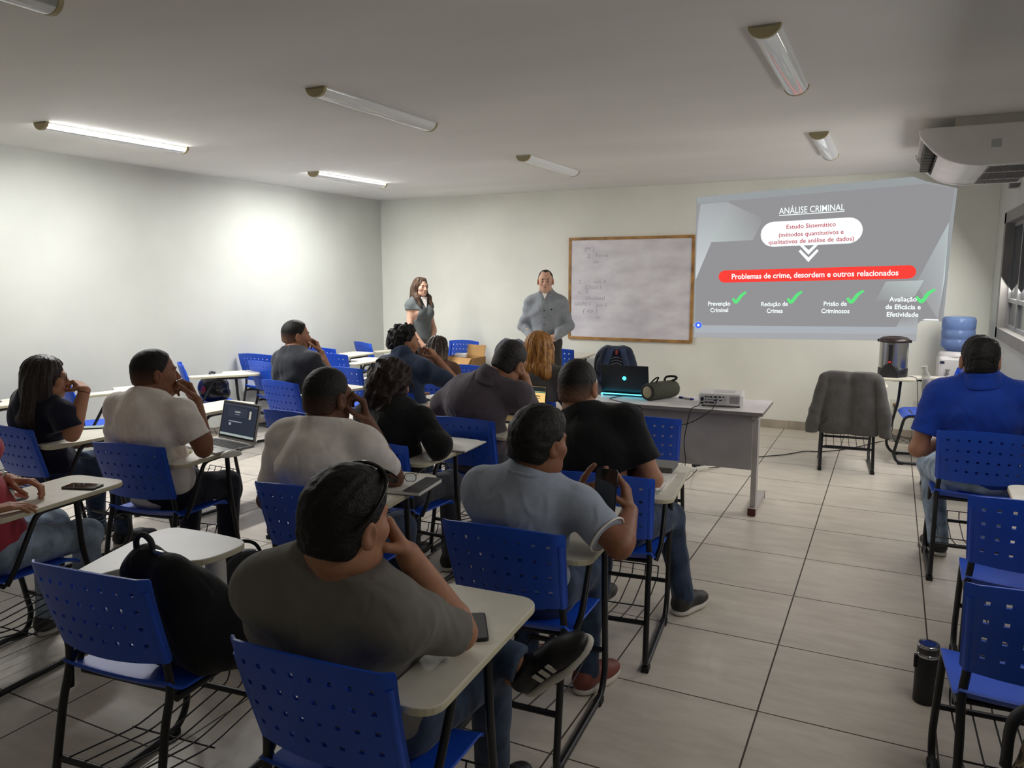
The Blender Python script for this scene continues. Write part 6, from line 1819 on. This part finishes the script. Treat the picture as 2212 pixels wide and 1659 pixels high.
MB().lathe([(0.008, -0.004), (0.008, 0.004)], (0, 0.030, 0.028), 12, Matrix.Rotation(PI / 2, 3, 'Y')).build('wheel', M_key, ms)
# the heavy man's laptop with an orange page
o, R_, lid, th = laptop('open laptop with a pale orange page in front of the man in grey-purple', -2.10, 4.42, ZT, -4, 0.31, 0.21, 0.205, 10, mat('laptop_black', (30, 30, 32), 0.4), th=0.014)
on_lid(0, 0.105, 0.292, 0.182, mat('page_orange', (246, 206, 132), 0.3, emit=0.28), 'screen', 0.0052)
on_lid(0, 0.180, 0.292, 0.030, mat('page_bar', (40, 48, 50), 0.3, emit=0.2), 'screen_item', 0.0058)
on_lid(0, 0.160, 0.292, 0.008, mat('page_green', (70, 140, 120), 0.3, emit=0.2), 'screen_item', 0.0058)
for z in (0.135, 0.12, 0.09, 0.075): on_lid(0.05, z, 0.12, 0.004 if z < .13 else .007, mat('page_text', (110, 90, 70), 0.3, emit=0.15), 'screen_item', 0.0058)

def phone(label, c, deg, m_screen=None, up=None, rx=0.0):
    o = thing('smartphone', label, 'phone', c, math.radians(deg))
    o.rotation_euler = (rx, 0, math.radians(deg))
    b = MB(); b.prism(arc(0.029, 0.067, .010, 0, 90, 4) + arc(-0.029, 0.067, .010, 90, 180, 4) + arc(-0.029, -0.067, .010, 180, 270, 4) + arc(0.029, -0.067, .010, 270, 360, 4), 0, 0.0085, None, 0.0015)
    b.build('phone_case', mat('phone_black', (22, 23, 26), 0.3), o)
    if m_screen: MB().box((0, 0, 0.0087), (0.070, 0.144, 0.0008)).build('screen', m_screen, o)
    return o
M_gl = mat('phone_glass', (24, 26, 30), 0.06, spec=0.8)
phone('black smartphone lying on the board of the person in red', (-3.125, 2.088, ZT), -72, M_gl)
phone('smartphone lying on the board in front of the woman in spectacles', (-4.30, 2.98, ZT), -50, mat('phone_lit', (120, 140, 130), 0.15, emit=0.12))
phone('grey smartphone lying by the elbow of the man nearest the camera', (-0.935, 1.655, ZT), 32, mat('phone_grey', (74, 76, 80), 0.2))
# held phone: screen towards its owner, back to the front wall
ph = phone('dark smartphone held up in both hands by the man in the pale polo shirt', (-0.858, 2.475, 0.905), 3, None, rx=math.radians(78))
MB().box((0, 0, 0.0087), (0.070, 0.144, 0.0008)).build('screen', M_gl, ph)

# spectacles on a notebook
nb = thing('notebook', 'closed notebook half dark half white under the folded spectacles', 'notebook', (-1.82, 2.715, ZT), math.radians(8))
MB().box((0, 0, 0.010), (0.165, 0.235, 0.016), bev=0.002).build('page_block', M_paper, nb)
MB().box((0.045, 0.0, 0.0192), (0.078, 0.237, 0.0022)).build('cover', mat('cover_dark', (58, 58, 60), 0.5), nb); MB().box((0, 0, 0.001), (0.168, 0.237, 0.002)).build('back_cover', mat('cover_dark', (58, 58, 60), 0.5), nb)
sp = thing('spectacles', 'folded black spectacles resting on a notebook', 'spectacles', (-1.885, 2.73, ZT + 0.037), math.radians(20))
spectacles(sp, (0, 0, 0), (1, 0, 0), (0, -1, 0), (0, 0, 1), fold=True)
# curly woman's notebook and pen
nb = thing('notebook', 'open white notebook under the writing hand of the curly-haired woman', 'notebook', (-2.06, 3.52, ZT), math.radians(4))
MB().box((0, 0, 0.004), (0.20, 0.27, 0.008), bev=0.001).build('page_block', M_paper, nb); MB().box((0, 0, 0.0005), (0.21, 0.28, 0.001)).build('cover', mat('cover_black', (24, 24, 26), 0.5), nb)
S_, E_, W_, hd, hn, rt, arm = CURLY['arms'][1]
p = W_ + hd * 0.085 + V3(-0.01, 0.0, 0.0)
pn = MB().tube([Vector(tuple(p + V3(0.012, 0.055, -0.055))), Vector(tuple(p)), Vector(tuple(p + V3(-0.018, -0.06, 0.085)))], [0.0015, 0.0042, 0.0042], 8).build('pen', mat('pen_turquoise', (90, 190, 205), 0.3))
tag(pn, 'turquoise pen in the hand of the curly-haired woman', 'pen')
f = SDF(); c = V3(-2.07, 3.33, ZT)
# papers and a grey laptop on the black T-shirt man's board
for k, (a_, dz) in enumerate(((2, 0.0), (6, 0.009), (-3, 0.016))):
    o = MB().box((0, 0, 0.004), (0.215, 0.29, 0.0075)).build('paper_stack', M_paper); o.location = (-0.945, 3.23, ZT + dz); o.rotation_euler = (0, 0, math.radians(a_))
    tag(o, ['bottom exercise book under the elbow of the man in the black T-shirt', 'middle exercise book under the elbow of the man in the black T-shirt', 'top exercise book under the elbow of the man in the black T-shirt'][k], 'exercise book', 'exercise books under the elbow')
o = thing('closed_laptop', 'closed grey laptop at the far end of the papers beside the black T-shirt man', 'laptop', (-0.955, 3.425, ZT + 0.025), math.radians(4))
MB().box((0, 0, 0.008), (0.20, 0.15, 0.016), bev=0.003).build('base', mat('grey_shell', (86, 86, 86), 0.4), o); MB().box((0, 0.0, 0.020), (0.20, 0.15, 0.007), bev=0.002).build('lid', mat('grey_lid', (104, 104, 102), 0.4), o)

# black backpack on the seat of the left foreground chair
ca = math.radians(6); RB = lambda x, y: (-1.985 + x * math.cos(ca) - y * math.sin(ca), 1.285 + x * math.sin(ca) + y * math.cos(ca))
c = V3(*RB(0.07, 0.26), 0.452)
A_ = np.eye(3)
f = SDF()
f.cone(c + V3(-.02, .0, .08), c + V3(-.03, -.06, .335), .08, .062, .05); f.cone(c + V3(.12, 0.02, .09), c + V3(.085, -.06, .325), .095, .062, .05)
f.cone(c + V3(.15, .12, .08), c + V3(.12, .0, .26), .085, .06, .06); f.ell(c + V3(0.08, .08, .10), V3(.16, .15, .11), None, .06)
f.noise(.006, (16, 24, 34, 46), 8); f.plane(c + V3(0, 0, .003), V3(0, 0, -1), .006)
bp_ = soft('backpack', f, ('pack_body', M_bpk), 'black backpack slumped on the seat of the left foreground chair', 'backpack', tuple(c), 0.008)
MB().tube(catmull([(-.045, -.07, .385), (-.04, -.072, .42), (-.015, -.07, .437), (.012, -.065, .42), (.015, -.06, .38)], 5), .009, 8).build('carry_handle', mat('webbing_black', (34, 34, 36), .7), bp_)
MB().box((0.05, -0.07, .392), (.04, .012, .012), bev=.003).build('buckle', mat('buckle_steel', (130, 140, 140), .25, metal=.7), bp_)
b = MB(); band(b, [V3(.16, .16, .20), V3(.22, .22, .10), V3(.25, .20, .02), V3(.22, .10, -.03)], .028, .006, V3(.6, -.8, 0)); b.build('strap', mat('webbing_black', (34, 34, 36), .7), bp_)
b = MB(); band(b, [V3(-.20, -.10, .12), V3(-.25, -.16, .04), V3(-.26, -.17, -.06)], .02, .005, V3(0, 1, 0)); b.build('strap', mat('webbing_black', (34, 34, 36), .7), bp_)

# dark bag on the floor beside the white T-shirt man's chair
f = SDF(); c = V3(-2.80, 2.72, 0); 
f.ell(c + V3(0, 0, .13), V3(.17, .10, .15), None, 0); f.cone(c + V3(-.12, 0, .07), c + V3(.12, 0, .07), .07, .07, .05); f.noise(.006, (20, 30, 44), 3); f.plane(c + V3(0, 0, .002), V3(0, 0, -1))
o = soft('floor_bag', f, ('bag_body', CLOTH('bag_grey', (62, 64, 68), .12)), 'dark grey bag on the floor left of the white T-shirt man seen from behind', 'bag', tuple(c), .01)
MB().tube(catmull([(-.09, 0, .25), (-.06, -.02, .33), (.05, -.02, .34), (.09, 0, .25)], 5), .009, 7).build('handle', CLOTH('bag_strap', (30, 31, 34)), o)
# woven bag beside the man nearest the camera
def weave():
    m = bpy.data.materials.new('woven_brown'); m.use_nodes = True
    nt = m.node_tree; b_ = nt.nodes['Principled BSDF']; b_.inputs['Roughness'].default_value = .8
    tc = nt.nodes.new('ShaderNodeTexCoord'); ck = nt.nodes.new('ShaderNodeTexBrick'); ck.inputs['Scale'].default_value = 26
    mp = nt.nodes.new('ShaderNodeMapping'); mp.inputs['Rotation'].default_value = (PI / 2, 0, .2)
    ck.inputs['Color1'].default_value = (*lin((64, 40, 34)), 1); ck.inputs['Color2'].default_value = (*lin((46, 28, 26)), 1); ck.inputs['Mortar'].default_value = (*lin((150, 134, 116)), 1); ck.inputs['Mortar Size'].default_value = .03
    nt.links.new(tc.outputs['Object'], mp.inputs[0]); nt.links.new(mp.outputs[0], ck.inputs['Vector']); nt.links.new(ck.outputs['Color'], b_.inputs['Base Color'])
    return m
f = SDF(); c = V3(-2.42, 2.33, 0)
f.ell(c + V3(0, 0, .12), V3(.15, .11, .14), None, 0); f.cone(c + V3(-.08, 0, .07), c + V3(.08, 0, .07), .07, .07, .06); f.plane(c + V3(0, 0, .002), V3(0, 0, -1)); f.plane(c + V3(0, 0, .235), V3(0, 0, 1))
o = soft('woven_bag', f, ('bag_body', weave()), 'brown woven bag on the floor left of the man nearest the camera', 'bag', tuple(c), .009)
MB().tube(catmull([(-.07, 0, .22), (-.05, 0, .29), (.05, 0, .29), (.07, 0, .22)], 5), .008, 7).build('handle', mat('bag_leather', (60, 36, 30), .6), o)

# thermos on the floor at the right
tm = thing('thermos_bottle', 'black thermos bottle with steel rings on the floor by the right chairs', 'bottle', (0.205, 3.22, 0))
MB().lathe([(0.038, 0), (0.042, 0.004), (0.042, 0.185), (0.040, 0.190)], n=32).build('body', mat('thermos_black', (18, 20, 22), .5), tm)
MB().lathe([(0.0405, 0.19), (0.0415, 0.192), (0.0415, 0.200), (0.039, 0.203)], n=32).build('steel_ring', mat('chrome', (200, 200, 204), .12, metal=1.0), tm)
MB().lathe([(0.038, 0.203), (0.0395, 0.206), (0.0395, 0.232), (0.037, 0.238), (0.030, 0.240), (0.028, 0.236), (0, 0.236)], n=32).build('cap', mat('cap_dark_steel', (70, 70, 74), .25, metal=.6), tm)
MB().lathe([(0.0395, 0.228), (0.0402, 0.231), (0.038, 0.2385), (0.036, 0.2385)], n=32).build('cap_rim', mat('chrome', (200, 200, 204), .12, metal=1.0), tm)
MB().box((-0.0425, -0.01, .165), (.010, .022, .05), bev=.003).build('clip', mat('thermos_black', (18, 20, 22), .5), tm)

# camouflage bag cut by the bottom right corner
def camo():
    m = bpy.data.materials.new('camouflage'); m.use_nodes = True
    nt = m.node_tree; b_ = nt.nodes['Principled BSDF']; b_.inputs['Roughness'].default_value = .85
    tc = nt.nodes.new('ShaderNodeTexCoord'); n = nt.nodes.new('ShaderNodeTexNoise'); n.inputs['Scale'].default_value = 22; n.inputs['Detail'].default_value = 2
    cr = nt.nodes.new('ShaderNodeValToRGB'); cr.color_ramp.interpolation = 'CONSTANT'
    e = cr.color_ramp.elements; e[0].position = 0; e[0].color = (*lin((32, 30, 28)), 1); e[1].position = .42; e[1].color = (*lin((96, 84, 62)), 1)
    for p_, c_ in ((.52, (150, 136, 108)), (.60, (60, 52, 42)), (.68, (188, 174, 146))): x = e.new(p_); x.color = (*lin(c_), 1)
    nt.links.new(tc.outputs['Object'], n.inputs['Vector']); nt.links.new(n.outputs['Fac'], cr.inputs['Fac']); nt.links.new(cr.outputs['Color'], b_.inputs['Base Color'])
    return m
f = SDF(); c = V3(0.46, 2.03, 0)
f.ell(c + V3(0, 0, .30), V3(.17, .12, .30), None, 0); f.cone(c + V3(-.06, 0, .09), c + V3(.06, 0, .09), .09, .09, .05); f.cone(c + V3(-0.05, .02, .52), c + V3(.05, 0, .52), .08, .08, .04); f.noise(.006, (20, 30, 44), 6); f.plane(c + V3(0, 0, .002), V3(0, 0, -1))
o = soft('camouflage_bag', f, ('bag_body', camo()), 'camouflage bag cut off by the bottom right corner of the photo', 'bag', tuple(c), .009)
b = MB(); band(b, [V3(-.15, .02, .47), V3(-.13, .06, .59), V3(-.03, .07, .635), V3(.08, .05, .60)], .035, .008, V3(.4, -.9, 0)); b.build('strap', M_bpk, o)
